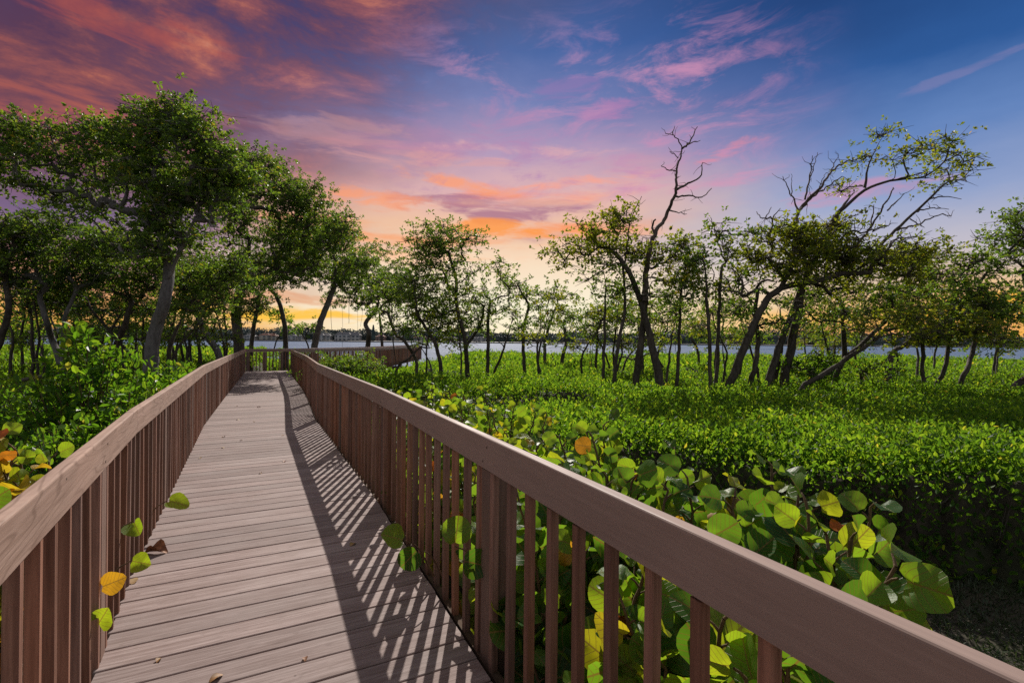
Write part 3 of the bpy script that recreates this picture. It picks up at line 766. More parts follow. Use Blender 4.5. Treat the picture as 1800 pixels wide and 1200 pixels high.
NLK = 1.0; HOLE = -.34
def tree(label, Z, trunks, crowns, leaf=M_leafT, bark=M_bark, dens=1.0, nleaf=52, lsz=None, seed=0, group='mangrove trees', name='mangrove_tree', dead=(), spread=.185, hole_at=None, droots=0, zbase=None):
    r_ = np.random.default_rng(1000+seed); tr = []; zs = Z/10
    wid = F/Z
    for t_ in trunks:
        px, r0, r1 = t_[0], t_[1], t_[2]; zo = t_[3] if len(t_) > 3 else 0
        pts = [P(x, y, Z+zo+(0.0 if i == 0 else r_.normal()*.10*zs)) for i, (x, y) in enumerate(px)]
        if not (len(t_) > 4 and t_[4]):
            g = pts[0].copy(); g[2] = float(ground_z(g[0], g[1]))-.05; g[0] += (pts[0][0]-pts[1][0])*.3
            pts = [g] + pts
            if pts[1][2] - g[2] < .15: pts.pop(1)
        tr.append((pts, r0/wid/2, r1/wid/2))
    T_ = []
    for (cx_, cy_, rx, ry) in crowns:
        n = max(5, int(math.pi*rx*ry/190*dens*1.1)); v = norm(r_.normal(size=(n, 3)))*(r_.random((n, 1))**.42)
        c_ = P(cx_, cy_, Z); mx, mz = rx/wid, ry/wid; my = min(.95, max(.28, .6*mx))
        T_.append(c_ + v*np.array([mx, my, mz]) + np.array([0, r_.normal()*.25*zs, 0]))
    root = empty(name, tuple(tr[0][0][0]), label=label, cat='tree', group=group)
    if T_:
        T_ = np.vstack(T_)
        A, par, forced, tips = grow(tr, T_, r_)
    else:
        T_ = np.zeros((0, 3)); A, par, forced, tips = grow(tr, np.array([tr[0][0][-1]+.02]), r_)
    paths = skeleton_paths(A, par, forced, tips, rtip=.0062*zs**.5)
    tube_obj('trunk', paths, bark, root, sides=7)
    for di, dl in enumerate(dead):   # bare limbs
        paths = []
        for px, r0, r1 in dl:
            sp = smooth_path([P(x, y, Z + .15*math.sin(i*2.1+di)) for i, (x, y) in enumerate(px)], .07, .010, r_)
            paths.append((sp, np.linspace(r0/wid/2, r1/wid/2, len(sp))))
            for k in range(int(len(sp)*.35)):       # side twigs
                j = r_.integers(len(sp)//4, len(sp)); b = sp[j]; d = norm(r_.normal(size=3)*np.array([1, .5, .8])+np.array([0, 0, .5]))*(.08+.22*r_.random())
                q_ = smooth_path([b, b+d*.5+r_.normal(size=3)*.02, b+d], .05, .006, r_); paths.append((q_, np.linspace(.006, .0025, len(q_))))
        tube_obj('bare_branch', paths, M_bare, root, sides=6)
    if len(T_):
        ns = 6; nl = int(nleaf*.95/ns*NLK*max(1, zs)**.75); m = len(T_)
        hole = vn1(T_[:, 0]*2.4+seed, T_[:, 2]*3.0) + vn2(T_[:, 1]*2.4+seed, T_[:, 2]*3.0+T_[:, 0])
        keep = (r_.random(m) > .05) & (hole > (HOLE if hole_at is None else hole_at))
        T2 = T_[keep]; m = len(T2)
        sub = np.repeat(T2, ns, 0) + r_.normal(size=(m*ns, 3))*spread*zs**.7*np.array([1, 1, .62])
        sub = sub[r_.random(len(sub)) > .1]
        C = np.repeat(sub, nl, 0); n = len(C)
        off = rdir(n, .25, r_); ls = (lsz or .070)*zs**.55
        C = C + off*ls*.28
        A_ = norm(off + r_.normal(size=(n, 3))*.35); N_ = norm(r_.normal(size=(n, 3))+np.array([0, 0, .8]))
        l_ = ls*(.65+.6*r_.random(n)); crv = np.repeat(r_.random(len(sub)), nl)
        rv = np.clip(.62*r_.beta(2, 2.4, n) + .42*crv + (r_.random(n) > .975)*.4, 0, 1)
        leaf_obj('crown', C, A_, N_, l_, l_*.50, rv, leaf, root, T=T_FOLD if Z < 11 else T_DIA)
        # connecting twigs
        tp = []
        base_ = np.repeat(T2, ns, 0)
        for a in range(0, m*ns, 1):
            b = base_[a]; e = b + r_.normal(size=3)*spread*.9*np.array([1, 1, .6]); tp.append((np.array([b, (b+e)/2+r_.normal(size=3)*.012, e]), np.array([.006, .005, .003])*zs))
        tube_obj('twigs', tp, bark, root, sides=3)
    if droots:
        for k in range(droots):
            b = T_[r_.integers(len(T_))]; b = b.copy(); L = .5+1.2*r_.random()*zs
            pts = [b, b+np.array([r_.normal()*.03, 0, -L*.5]), b+np.array([r_.normal()*.08, 0, -L])]
            sp = smooth_path(pts, .15, .006, r_); tube_obj('aerial_root', [(sp, np.linspace(.007, .010, len(sp)))], bark, root, sides=5)
    return root
exec(compile(r'''
G1 = 'mangrove trees on the right'
tree('two-stemmed mangrove carrying a tall bare dead leader above its flat crown', 10, [
   ([(1161,680),(1134,558),(1116,504),(1098,466),(1075,440)], 19, 7), ([(1118,675),(1125,612),(1134,531),(1136,472),(1152,409)], 14, 9, .35)],
   [(1003,446,44,24),(1040,406,40,26),(1080,388,34,24),(1125,432,72,26),(1182,436,40,24),(1192,472,52,28),(1156,512,38,24),(1065,428,45,20)],
   leaf=M_leafO, hole_at=-.16, seed=1, group=G1, dead=[[([(1133,530),(1136,480),(1142,440),(1152,409),(1174,373),(1188,333),(1188,301),(1199,261),(1183,238),(1170,235)], 11, 1.2), ([(1183,238),(1186,222)],2,1), ([(1199,261),(1212,250),(1226,223)],4,1.2), ([(1206,256),(1231,247)],2.4,1), ([(1190,333),(1215,320),(1233,308),(1235,286)],4.5,1.4), ([(1188,345),(1212,344),(1233,346),(1251,331)],3.6,1.2), ([(1188,301),(1172,297),(1162,292)],2.4,1), ([(1192,278),(1177,266)],2,1), ([(1178,370),(1190,374),(1207,376)],2.6,1), ([(1150,409),(1147,395),(1152,386)],4,3)],
     [([(1098,466),(1103,430),(1106,395),(1122,352)],3.5,1.2), ([(1106,395),(1098,362)],2,1), ([(1112,375),(1128,345)],1.6,.9)]])
tree('slender upright mangrove with a thin tuft, just left of the two-stemmed one', 10.3, [([(1060,664),(1063,560),(1064,495),(1058,468)], 8, 3)], [(1062,470,28,16),(1045,490,26,12),(1075,500,24,16)], dens=.6, seed=2, group=G1)
tree('thin curved mangrove whose stem bends right under the flat olive crown', 10.1, [([(1080,666),(1088,600),(1098,545),(1095,472)], 9, 4)], [(1098,470,34,22),(1085,515,30,16),(1112,505,20,12)], dens=.6, seed=3, group=G1)
tree('pair of pale straight poles with a ragged leafy top', 10.6, [([(1190,678),(1193,600),(1196,522),(1203,480)], 8, 4), ([(1172,672),(1180,600),(1190,545)], 6, 3)], [(1205,470,42,30),(1195,440,30,18),(1165,540,30,20),(1210,550,26,16),(1175,520,34,26),(1218,515,26,20)], dens=.8, seed=4, group=G1)
tree('straight dark pole topped by a small lopsided tuft', 9.8, [([(1249,686),(1247,600),(1243,520),(1235,432)], 8, 5)], [(1240,440,16,12),(1228,460,24,16),(1220,490,22,14)], dens=.6, seed=5, group=G1)
tree('slim mangrove with fan of bare twigs beneath a flat green cap', 10, [([(1258,690),(1262,600),(1267,480),(1276,462),(1300,432),(1318,402)], 8, 4)], [(1268,404,40,12),(1300,412,26,12),(1252,418,20,10)], dens=.9, seed=6, group=G1, dead=[[([(1276,462),(1262,425),(1254,395),(1249,382)],3,1), ([(1276,462),(1284,425),(1280,405)],3,1), ([(1262,425),(1258,405)],2,1), ([(1290,446),(1310,440),(1330,415)],3,1), ([(1276,462),(1270,430),(1272,412)],2.4,1)]])
tree('long-limbed mangrove bowed over to the right in a dark arch', 9.7, [([(1281,683),(1308,612),(1340,540),(1371,508),(1430,495),(1484,481),(1530,478)], 17, 8), ([(1371,508),(1392,470),(1398,430)],9,4,0,1)],
   [(1317,470,58,34),(1360,460,56,34),(1400,400,50,30),(1440,400,50,30),(1300,500,46,30),(1286,500,34,28),(1385,430,64,44),(1340,420,44,26),(1300,440,40,24),(1450,420,62,42),(1400,480,46,26),(1500,455,50,30)], leaf=M_leafO, hole_at=-.16, seed=7, group=G1, dens=0.85,
   dead=[[([(1398,430),(1404,373),(1443,328),(1466,297),(1493,281)],7,2), ([(1455,312),(1470,281)],3,1.4), ([(1404,373),(1424,350),(1480,310)],5,1.5), ([(1404,373),(1394,350),(1376,310)],3.6,1), ([(1415,350),(1425,300),(1428,274)],3.4,1), ([(1425,310),(1437,268)],2,.8), ([(1390,345),(1392,318)],2,.8), ([(1440,330),(1452,304)],2,.8)], [([(1350,430),(1358,385),(1340,385),(1330,372)],4,1.2), ([(1358,385),(1372,366)],2.4,1), ([(1345,384),(1356,364)],2,.9)]])
tree('thick dark mangrove with a sweeping wind-swept crown high on the right', 10.3, [([(1376,688),(1390,610),(1403,549),(1412,500),(1440,440),(1475,373),(1502,337)], 18, 7), ([(1475,373),(1520,335),(1565,318),(1628,310),(1660,285),(1690,268)], 6, 2, .2, 1), ([(1520,330),(1527,290),(1545,250),(1556,236)], 5, 2, -.1, 1), ([(1540,440),(1574,405),(1632,351),(1677,315),(1720,328)], 6, 2, -.2, 1), ([(1440,440),(1500,440),(1540,440)],8,6,0,1)],
   [(1560,232,28,10),(1540,266,30,18),(1590,274,40,18),(1640,262,34,16),(1686,262,36,16),(1702,300,26,24),(1628,306,58,14),(1515,318,28,18),(1668,330,30,14)], leaf=M_leafO, hole_at=-.16, seed=8, group=G1, dens=.75, nleaf=40,
   dead=[[([(1574,405),(1610,395),(1650,378),(1672,380)],4,1.2), ([(1600,385),(1625,400)],2.4,1), ([(1632,351),(1660,345),(1690,350)],3,1), ([(1610,372),(1640,366),(1668,368)],3,1), ([(1500,440),(1530,400),(1560,350),(1570,330)],5,2), ([(1530,400),(1536,360)],3,1.2), ([(1560,370),(1590,340)],3,1.2)]])
tree('leaning mangrove stem rising into the middle of the olive crowns', 10.0, [([(1347,685),(1376,590),(1405,515),(1420,470)], 16, 8), ([(1362,668),(1380,585),(1392,540)], 12, 7, .5)],
   [(1460,470,60,40),(1500,395,50,28),(1550,400,50,24),(1610,440,50,28),(1420,440,50,34),(1560,470,60,30),(1490,500,50,24),(1520,440,60,34),(1440,440,40,30),(1575,428,54,26),(1480,400,44,26)], leaf=M_leafO, hole_at=-.16, seed=9, group=G1, dens=0.8)
tree('short crooked mangrove stem between the bowed one and the leaning one', 10.2, [([(1317,687),(1328,640),(1333,590),(1326,560),(1332,510)], 12, 6)], [(1325,500,44,26),(1290,540,44,24),(1345,570,40,18),(1380,540,30,20),(1350,540,30,20),(1300,545,34,24)], seed=10, group=G1, dens=.6)
tree('low mangrove with one long branch lying almost along the scrub', 9.6, [([(1407,688),(1440,662),(1475,639),(1529,603),(1556,582),(1600,573),(1660,575)], 11, 5)], [(1600,560,50,24),(1560,585,50,16),(1640,600,50,16),(1500,580,40,16),(1660,566,50,26),(1548,560,34,18),(1700,585,38,20)], leaf=M_leafO, seed=11, group=G1, dens=.8)
tree('mangrove behind the low branch with a knotted stem curling to the right', 11, [([(1466,676),(1484,632),(1510,610),(1540,580),(1560,560)], 11, 6), ([(1484,632),(1482,562),(1480,540)], 9, 6, .1, 1)], [(1476,548,50,26),(1440,520,46,24),(1420,565,44,20),(1500,470,50,26),(1560,520,56,30),(1520,500,46,24),(1540,545,40,22)], seed=12, group=G1, dens=.75)
tree('crooked mangrove near the waterline with a zigzag trunk', 13, [([(1565,630),(1590,607),(1628,583)], 13, 9), ([(1590,607),(1606,592),(1596,567),(1575,535),(1565,515)], 11, 6, 0, 1), ([(1628,583),(1660,560)],7,4,0,1)], [(1619,460,54,32),(1570,540,50,24),(1640,490,50,26),(1580,480,50,26),(1646,522,54,26),(1600,520,44,22)], leaf=M_leafO, seed=13, group=G1, dens=.8)
tree('thin vertical pole with hardly any leaves', 10, [([(1623,687),(1622,640),(1621,600)], 7, 6)], [(1622,585,12,8)], seed=14, group=G1, dens=.5)
tree('small curved mangrove with a pale arched prop root at its foot', 10, [([(1646,687),(1660,650),(1668,603),(1676,560)], 8, 6), ([(1628,665),(1650,668),(1673,689)], 4, 4)], [(1668,545,50,26),(1650,585,34,16),(1700,540,36,24)], seed=15, group=G1, dens=.9)
tree('dark mangrove leaning right with dense leaves down to the water line', 10, [([(1684,685),(1700,650),(1709,621),(1718,570),(1720,510)], 9, 6)], [(1718,470,66,26),(1700,530,60,24),(1690,470,50,24),(1690,560,50,26),(1660,500,44,24),(1760,560,34,24),(1740,540,46,26),(1736,590,44,20),(1700,510,40,20),(1765,600,28,16)], hole_at=-.16, seed=16, group=G1, dens=0.85)
tree('grey-green mangrove cut off at the right edge, its foot leaning outward', 10.5, [([(1778,690),(1800,668),(1822,640),(1815,560),(1800,480)], 13, 8)], [(1763,402,38,26),(1735,415,26,14),(1790,440,38,34),(1750,540,44,26),(1768,495,46,34),(1800,540,40,30),(1740,432,26,12),(1810,400,40,40)], seed=17, group=G1, dens=0.95)
tree('round low mangrove bush with stub legs, in front of the low branch', 10.5, [([(1425,668),(1425,650)], 5, 4), ([(1515,682),(1514,655)], 8, 6)], [(1425,640,52,24),(1400,650,30,16),(1520,645,50,14)], seed=18, group='low mangrove bushes', name='mangrove_bush', dens=1.3, leaf=M_leafH)
G2 = 'mangroves near the lagoon edge'
tree('small double mangrove at the shore with two flat crowns', 22, [([(958,628),(958,600),(964,576),(975,545),(985,520)], 7, 4), ([(988,632),(996,600),(992,575)], 8, 5)], [(985,517,44,18),(958,560,22,12),(996,568,40,22),(975,540,26,12)], seed=20, group=G2, dens=1.2)
tree('thin single mangrove standing alone against the bright water', 14.5, [([(922,661),(920,585),(929,540),(920,520)], 8, 4)], [(935,512,28,12),(912,520,18,9),(920,582,13,11),(905,505,16,8)], seed=21, group=G2, dens=.9)
tree('small round-crowned mangrove standing in the water edge behind the poles', 20, [([(1228,632),(1225,612),(1218,600)], 5, 4)], [(1224,578,28,24),(1240,590,20,14)], seed=22, group=G2, dens=1.3)
tree('leafy mangrove clump behind the two-stemmed trunk', 16, [([(1047,640),(1050,600),(1048,575)], 6, 4), ([(1070,642),(1058,610),(1050,590)], 4, 3)], [(1048,565,44,32),(1085,555,30,28),(1025,585,26,18)], seed=23, group=G2, dens=1.0, droots=3)
tree('spindly mangrove thicket with many thin legs over the water', 17, [([(1130,646),(1128,610),(1122,575)], 6, 3), ([(1098,640),(1118,610),(1140,590),(1165,585)], 4, 3), ([(1150,650),(1160,610),(1172,580)], 5, 3), ([(1090,628),(1110,632),(1140,622),(1180,612)], 3, 3)], [(1130,560,34,22),(1170,570,34,22),(1185,545,26,22)], seed=24, group=G2, dens=.8, droots=4)
tree('bushy mangrove behind the straight dark poles', 15, [([(1300,660),(1304,620),(1310,590)], 6, 4), ([(1275,655),(1270,610),(1268,580)], 4, 3)], [(1310,575,34,22),(1285,590,20,14),(1340,580,24,16)], seed=25, group=G2, dens=.8)
tree('distant mangrove seen under the olive crowns', 18, [([(1445,640),(1446,610),(1440,580)], 6, 4)], [(1440,575,36,18),(1470,585,30,14),(1400,575,22,14)], seed=26, group=G2, dens=.9)
G3 = 'mangroves beside the far walk'
tree('tall open mangrove with a forked trunk right of the boardwalk end', 13, [([(822,660),(817,597),(803,537),(802,493),(790,450)], 10, 5), ([(818,610),(836,585),(847,563),(850,540)], 6, 4, .1, 1)],
   [(740,404,26,16),(722,432,24,14),(790,425,50,28),(745,430,40,24),(770,550,40,30),(815,560,40,26),(735,480,30,26),(836,430,24,18),(777,467,50,32),(753,512,48,32),(812,517,40,36),(765,395,16,12),(838,470,16,12)], seed=30, group=G3, dens=1.05, nleaf=46)
tree('narrow mangrove with a wispy right-leaning top', 13.3, [([(857,660),(858,610),(858,563),(862,530)], 8, 5)], [(880,484,28,16),(864,530,34,30),(896,500,16,12),(850,560,24,18)], seed=31, group=G3, dens=.9)
tree('low spreading mangrove leaning left beside the forked one', 12.5, [([(777,662),(767,610),(748,575),(733,553)], 9, 5)], [(723,537,38,30),(757,557,38,26),(788,584,28,24),(740,505,34,24)], seed=32, group=G3, dens=.9, droots=2)
tree('mangrove with tangled looping prop roots at the end of the far rail', 12, [([(733,660),(730,630),(712,600),(694,585),(682,550)], 6, 5), ([(697,650),(720,630),(740,610),(755,612),(742,585),(730,560)], 5, 3), ([(758,655),(752,630),(735,606),(720,618)], 4, 3)], [(690,515,36,30),(676,545,30,18),(715,570,24,18)], seed=33, group=G3, dens=.9, droots=3)
tree('bent mangrove with a kinked stem and hanging roots over the far walk', 36, [([(647,606),(649,585),(643,568),(660,545),(667,530)], 10, 6), ([(672,606),(668,560),(664,540)], 6, 4)], [(660,500,44,32),(690,470,26,22),(650,440,36,22),(700,520,30,24),(715,500,26,28),(620,520,40,24),(600,470,40,26),(640,520,34,24),(628,475,50,34),(690,490,30,24)], seed=34, group=G3, dens=1.45, droots=8)
tree('pale mangrove trunk leaning right over the far railing', 25, [([(553,607),(563,567),(580,523),(592,490)], 13, 9)], [(600,452,56,36),(560,400,50,34),(590,395,32,30),(650,500,40,22),(640,462,40,30),(560,468,46,26),(605,500,40,18),(575,430,40,24)], seed=35, group=G3, dens=1.25, bark=M_barkg, droots=4)
tree('dark mangrove trunk bowed left just behind the end railing', 25, [([(502,608),(500,570),(493,540),(486,520)], 10, 7)], [(500,460,56,32),(520,420,60,34),(460,470,50,30),(540,470,40,30),(480,495,50,20),(530,485,36,22)], seed=36, group=G3, dens=1.25)
tree('small pale-leaved mangrove low over the end railing', 27, [([(540,604),(520,575),(505,560)], 3, 2), ([(484,604),(500,580),(510,570)], 2.5, 2)], [(505,575,28,16),(530,580,18,12),(490,555,20,10)], seed=37, group=G3, dens=1.0, leaf=M_leafH)
tree('thin dark mangrove leaning right at the far left corner post', 25, [([(442,608),(446,575),(452,543),(456,520)], 8, 6)], [(455,500,38,22),(440,540,20,12)], seed=38, group=G3, dens=.9)
G4 = 'trees left of the boardwalk'
tree('largest tree, thick pale grey trunk under a broad dark green crown', 9, [([(265,634),(275,575),(290,525),(297,468),(285,430)], 28, 16), ([(294,490),(318,440),(340,390)], 7, 4, 0, 1)],
   [(300,198,50,20),(265,212,34,24),(350,255,56,32),(380,330,50,44),(60,320,60,26),(20,260,40,40),(420,300,34,30),(250,250,60,40),(340,360,70,50),(335,225,62,34),(275,225,48,34),(130,225,72,26),(45,235,52,32),(55,290,62,34),(150,280,82,42),(240,290,72,46),(300,320,86,52),(200,365,84,44),(110,330,70,36),(330,400,78,46),(385,290,50,40),(270,430,66,32),(180,420,60,24)], bark=M_barkg, hole_at=-0.36, seed=40, group=G4, dens=1.0, nleaf=64, lsz=.074)
tree('broad tree with a straight dark trunk beside the boardwalk', 20.5, [([(420,608),(415,550),(425,500),(430,450)], 20, 13), ([(425,500),(470,478),(530,482)], 6, 3, 0, 1)],
   [(500,330,54,30),(540,355,50,30),(455,285,44,26),(600,400,40,28),(425,275,52,32),(450,310,60,34),(400,330,50,40),(470,345,56,40),(350,470,46,36),(600,430,36,34),(520,455,56,26),(550,375,50,30),(595,395,30,26),(500,425,62,38),(420,390,62,46),(440,470,66,26),(380,350,50,40),(560,430,44,22),(520,390,40,28)], hole_at=-0.42, seed=41, group=G4, dens=1.35, nleaf=56)
tree('twin-stemmed grey tree far left, stems parting low', 10, [([(107,640),(92,600),(82,565),(70,520)], 13, 8), ([(110,638),(112,600),(113,560),(130,520)], 9, 6)], [(50,430,60,32),(100,400,60,30),(20,400,50,30),(130,470,60,36),(200,430,50,26),(60,490,62,30),(150,440,46,22),(30,470,50,30)], seed=42, group=G4, dens=1.4, bark=M_barkg)
tree('cluster of three thin stems at the left edge of the wood', 10.5, [([(57,650),(56,600),(55,540)], 6, 4), ([(66,648),(68,590),(60,530)], 5, 3), ([(76,648),(76,600),(80,560)], 5, 3)], [(40,520,50,24),(70,535,40,16),(25,400,36,20)], seed=43, group=G4, dens=1.3)
tree('spreading dark tree with criss-crossing low limbs', 11, [([(200,632),(208,600),(222,565),(232,530)], 13, 8), ([(235,640),(200,590),(165,548),(150,520)], 6, 4, .3), ([(150,640),(180,600),(215,550),(225,520)], 5, 3, .5)], [(210,500,60,28),(270,450,50,26),(110,520,50,22),(230,540,40,16),(150,500,50,26),(250,480,46,24),(190,460,56,24)], seed=44, group=G4, dens=1.4)
tree('slim tree leaning right just behind the largest trunk', 10.5, [([(296,632),(302,600),(325,550),(330,520)], 10, 6), ([(305,632),(330,590),(372,545)], 6, 4, .2)], [(345,510,44,20),(370,490,44,24),(400,470,44,30),(330,540,40,16),(390,540,36,16),(330,480,40,20)], seed=45, group=G4, dens=1.3)
tree('grey tree leaning left towards the largest one near the rail', 14, [([(385,628),(365,590),(345,550),(322,510),(315,490)], 14, 8)], [(330,480,50,22),(380,470,40,24),(300,470,40,20)], seed=46, group=G4, dens=1.3, bark=M_barkg)
tree('thin upright tree between the leaning grey one and the dark trunk', 15.5, [([(352,625),(345,580),(350,540),(358,510)], 6, 4), ([(398,612),(396,570),(390,530)], 5, 3)], [(380,510,40,18),(410,540,40,20),(430,500,44,26),(465,530,30,16),(355,520,34,16),(400,530,26,14)], seed=47, group=G4, dens=1.3)
tree('tree behind with stems fanning out from one foot', 14, [([(158,626),(150,590),(140,555)], 7, 4), ([(160,626),(172,590),(178,560)], 6, 3), ([(165,626),(140,600),(118,570)], 4, 3)], [(120,540,50,20),(175,540,40,18),(140,515,50,20)], seed=48, group=G4, dens=1.3)
tree('far pale-leaved tree seen between the left trunks', 18, [([(240,622),(240,590),(245,560)], 7, 4)], [(245,555,40,22),(280,575,26,14),(215,570,28,14)], seed=49, group=G4, dens=1.0, leaf=M_leafH)
tree('light green low tree at the extreme left of the wood', 16, [([(20,632),(22,600),(25,580)], 7, 4)], [(25,575,48,24),(60,590,30,16),(5,550,40,20)], seed=50, group=G4, dens=1.2, leaf=M_leafH)
tree('low sapling thicket by the shore right of the largest trunk', 17, [([(335,618),(330,590),(325,570)], 5, 3), ([(310,620),(314,590)], 4, 3)], [(330,570,34,18),(360,585,24,12),(300,585,20,12)], seed=51, group=G4, dens=.9)
tree('crooked tree with dangling shoots at the left corner of the wood', 9.5, [([(-25,660),(0,600),(15,540),(10,480),(25,420)], 14, 7)], [(20,385,36,20),(15,430,40,26),(45,410,36,16),(10,470,36,22),(-20,420,40,50)], seed=52, group=G4, dens=1.3)
rt = random.Random(4)
for i in range(20):
    x = 15 + 390*(i+rt.random())/20; Zt = 12+6*rt.random(); x = min(x, 395) if Zt > 14.5 else min(x, 330); yt = 500+45*rt.random(); dx_ = rt.gauss(0, 26)
    tree('thin dark sapling in the tangle under the left-hand trees', Zt, [([(x,628),(x+dx_*.3+rt.gauss(0,5),590),(x+dx_*.7+rt.gauss(0,7),550),(x+dx_,yt)], 4.5+2*rt.random(), 2.5)], [(x+dx_,yt,34,16),(x+dx_*.6+rt.gauss(0,20),yt+34,28,14),(x+rt.gauss(0,24),590+12*rt.random(),24,9)], seed=100+i, group='thin saplings under the left trees', dens=.75, leaf=M_leafH if i % 3 == 0 else M_leafT, name='mangrove_sapling')
for i in range(22):
    x = 740 + 1030*(i+1.6*rt.random())/22; Zt = 11+5*rt.random(); yt = 515+45*rt.random(); dx_ = rt.gauss(0, 22)
    tree('thin dark sapling among the trunks right of the boardwalk', Zt, [([(x,662),(x+dx_*.3+rt.gauss(0,5),620),(x+dx_*.7+rt.gauss(0,6),575),(x+dx_,yt)], 4+2.5*rt.random(), 2)], [(x+dx_,yt,30,15),(x+dx_*.6+rt.gauss(0,20),yt+30,24,12),(x+rt.gauss(0,16),588+18*rt.random(),30,12)], seed=130+i, group='thin saplings among the right trunks', dens=.6, leaf=M_leafO if i % 2 else M_leafT, name='mangrove_sapling')
# dark shrub hiding the far rail
tree('dark dense shrub in front of the far railing', 14, [([(610,668),(612,645)], 5, 4), ([(650,672),(648,650)], 5, 4)], [(600,642,40,13),(640,645,44,15),(580,650,32,13),(664,656,28,13),(625,658,50,12),(600,659,40,11)], seed=53, group='low mangrove bushes', name='mangrove_bush', dens=2.0, nleaf=60)
''', 'trees', 'exec'))

# fallen grey branch on the left
sp = smooth_path([P(40,668,7.5), P(95,655,7.6), P(140,640,7.8), P(205,632,8)], .1, .01); o = tube_obj('fallen_branch', [(sp, np.linspace(.035,.018,len(sp))), (smooth_path([P(95,655,7.6),P(80,640,7.6),P(70,622,7.5)],.1,.01), np.full(len(smooth_path([P(95,655,7.6),P(80,640,7.6),P(70,622,7.5)],.1)), .012))], M_bark)
tag(o, 'dark fallen branch lying behind the left shrubs', 'branch')

# ================================================================== broad-leaved shrubs on the left
def shrub(label, cx_, cy_, rx, ry, ztop, n, seed, L=.075, group='leafy shrubs left of the boardwalk'):
    r_ = np.random.default_rng(seed); root = empty('leafy_shrub', (cx_, cy_, float(ground_z(cx_, cy_))), label=label, cat='shrub', group=group)
    stems = []; tips = []
    zb = float(ground_z(cx_, cy_))
    m = max(20, int(n/9))
    for i in range(m):
        v = r_.normal(size=3); v /= np.linalg.norm(v); v[2] = abs(v[2]); v *= .55+.5*r_.random()**.6
        bump_ = 1 + .35*vn1(np.array(v[0]*3+seed), np.array(v[1]*3))
        e = np.array([cx_+v[0]*rx, cy_+v[1]*ry, 0]); n0, s0 = nS(e[0], e[1]); ov = max(0, n0-(float(nL(s0))-.22)); e = e - np.array([Nn[0], Nn[1], 0])*ov*(1+.6*r_.random())
        e = np.array([e[0], e[1], zb + (ztop-zb)*max(.12, v[2])*float(bump_)]); b = np.array([cx_+v[0]*rx*.25, cy_+v[1]*ry*.25, zb])
        sp_ = smooth_path([b, (b+e)/2+np.array([0, 0, .1]), e], .12, .01, r_); stems.append((sp_, np.linspace(.008, .003, len(sp_)))); tips.append((e, norm(sp_[-1]-sp_[-3])))
    C = []; A_ = []
    for e, d in tips:
        k = 14; tt = r_.random(k)*.32; base_ = e[None] - d[None]*tt[:, None]
        side = norm(r_.normal(size=(k, 3)) + d*.6 + np.array([0, 0, .25])); C.append(base_ + side*.015); A_.append(side)
    C = np.vstack(C); A_ = np.vstack(A_); n0, s0 = nS(C[:, 0], C[:, 1]); ok = n0 < nL(s0)-.13; C = C[ok]; A_ = A_[ok]; n = len(C); l_ = L*(.6+.7*r_.random(n)); C[:, 2] = np.maximum(C[:, 2], zb+.02)
    tube_obj('stems', stems, M_twig, root, sides=5)
    leaf_obj('leaves', C, A_, norm(r_.normal(size=(n, 3))*.6+np.array([0, -.1, 1.])), l_, l_*.5, np.clip(r_.beta(2.2, 2.4, n) + (r_.random(n) > .985)*.5, 0, 1), M_leafS, root)
shrub('tall leafy shrub sticking up in front of the grey twin stems', -4.55, 5.3, .85, .8, 1.28, 5200, 61, .085)
shrub('rounded glossy shrub against the rail below the largest trunk', -4.35, 6.6, 1.1, .9, .98, 5200, 62)
shrub('low glossy shrub right behind the orange and green round leaves', -3.75, 4.0, .8, .55, .52, 5200, 63, .07)
shrub('wide green shrub at the left edge, nearer the camera', -4.6, 3.9, .9, .8, .62, 6000, 64, .07)
shrub('shrub filling the left edge behind the wide green one', -6.0, 5.1, 1.0, .9, .72, 5200, 65, .075)
shrub('green shrub pressed to the middle of the left railing', -3.75, 4.7, .62, .9, .80, 4600, 66, .072)
shrub('narrow shrub with upright shoots near the far left rail', -5.4, 8.0, .75, 1.2, .85, 4000, 67)
shrub('dim shrub under the twin-stemmed tree', -7.2, 7.2, 1.2, 1.0, .62, 4200, 68)

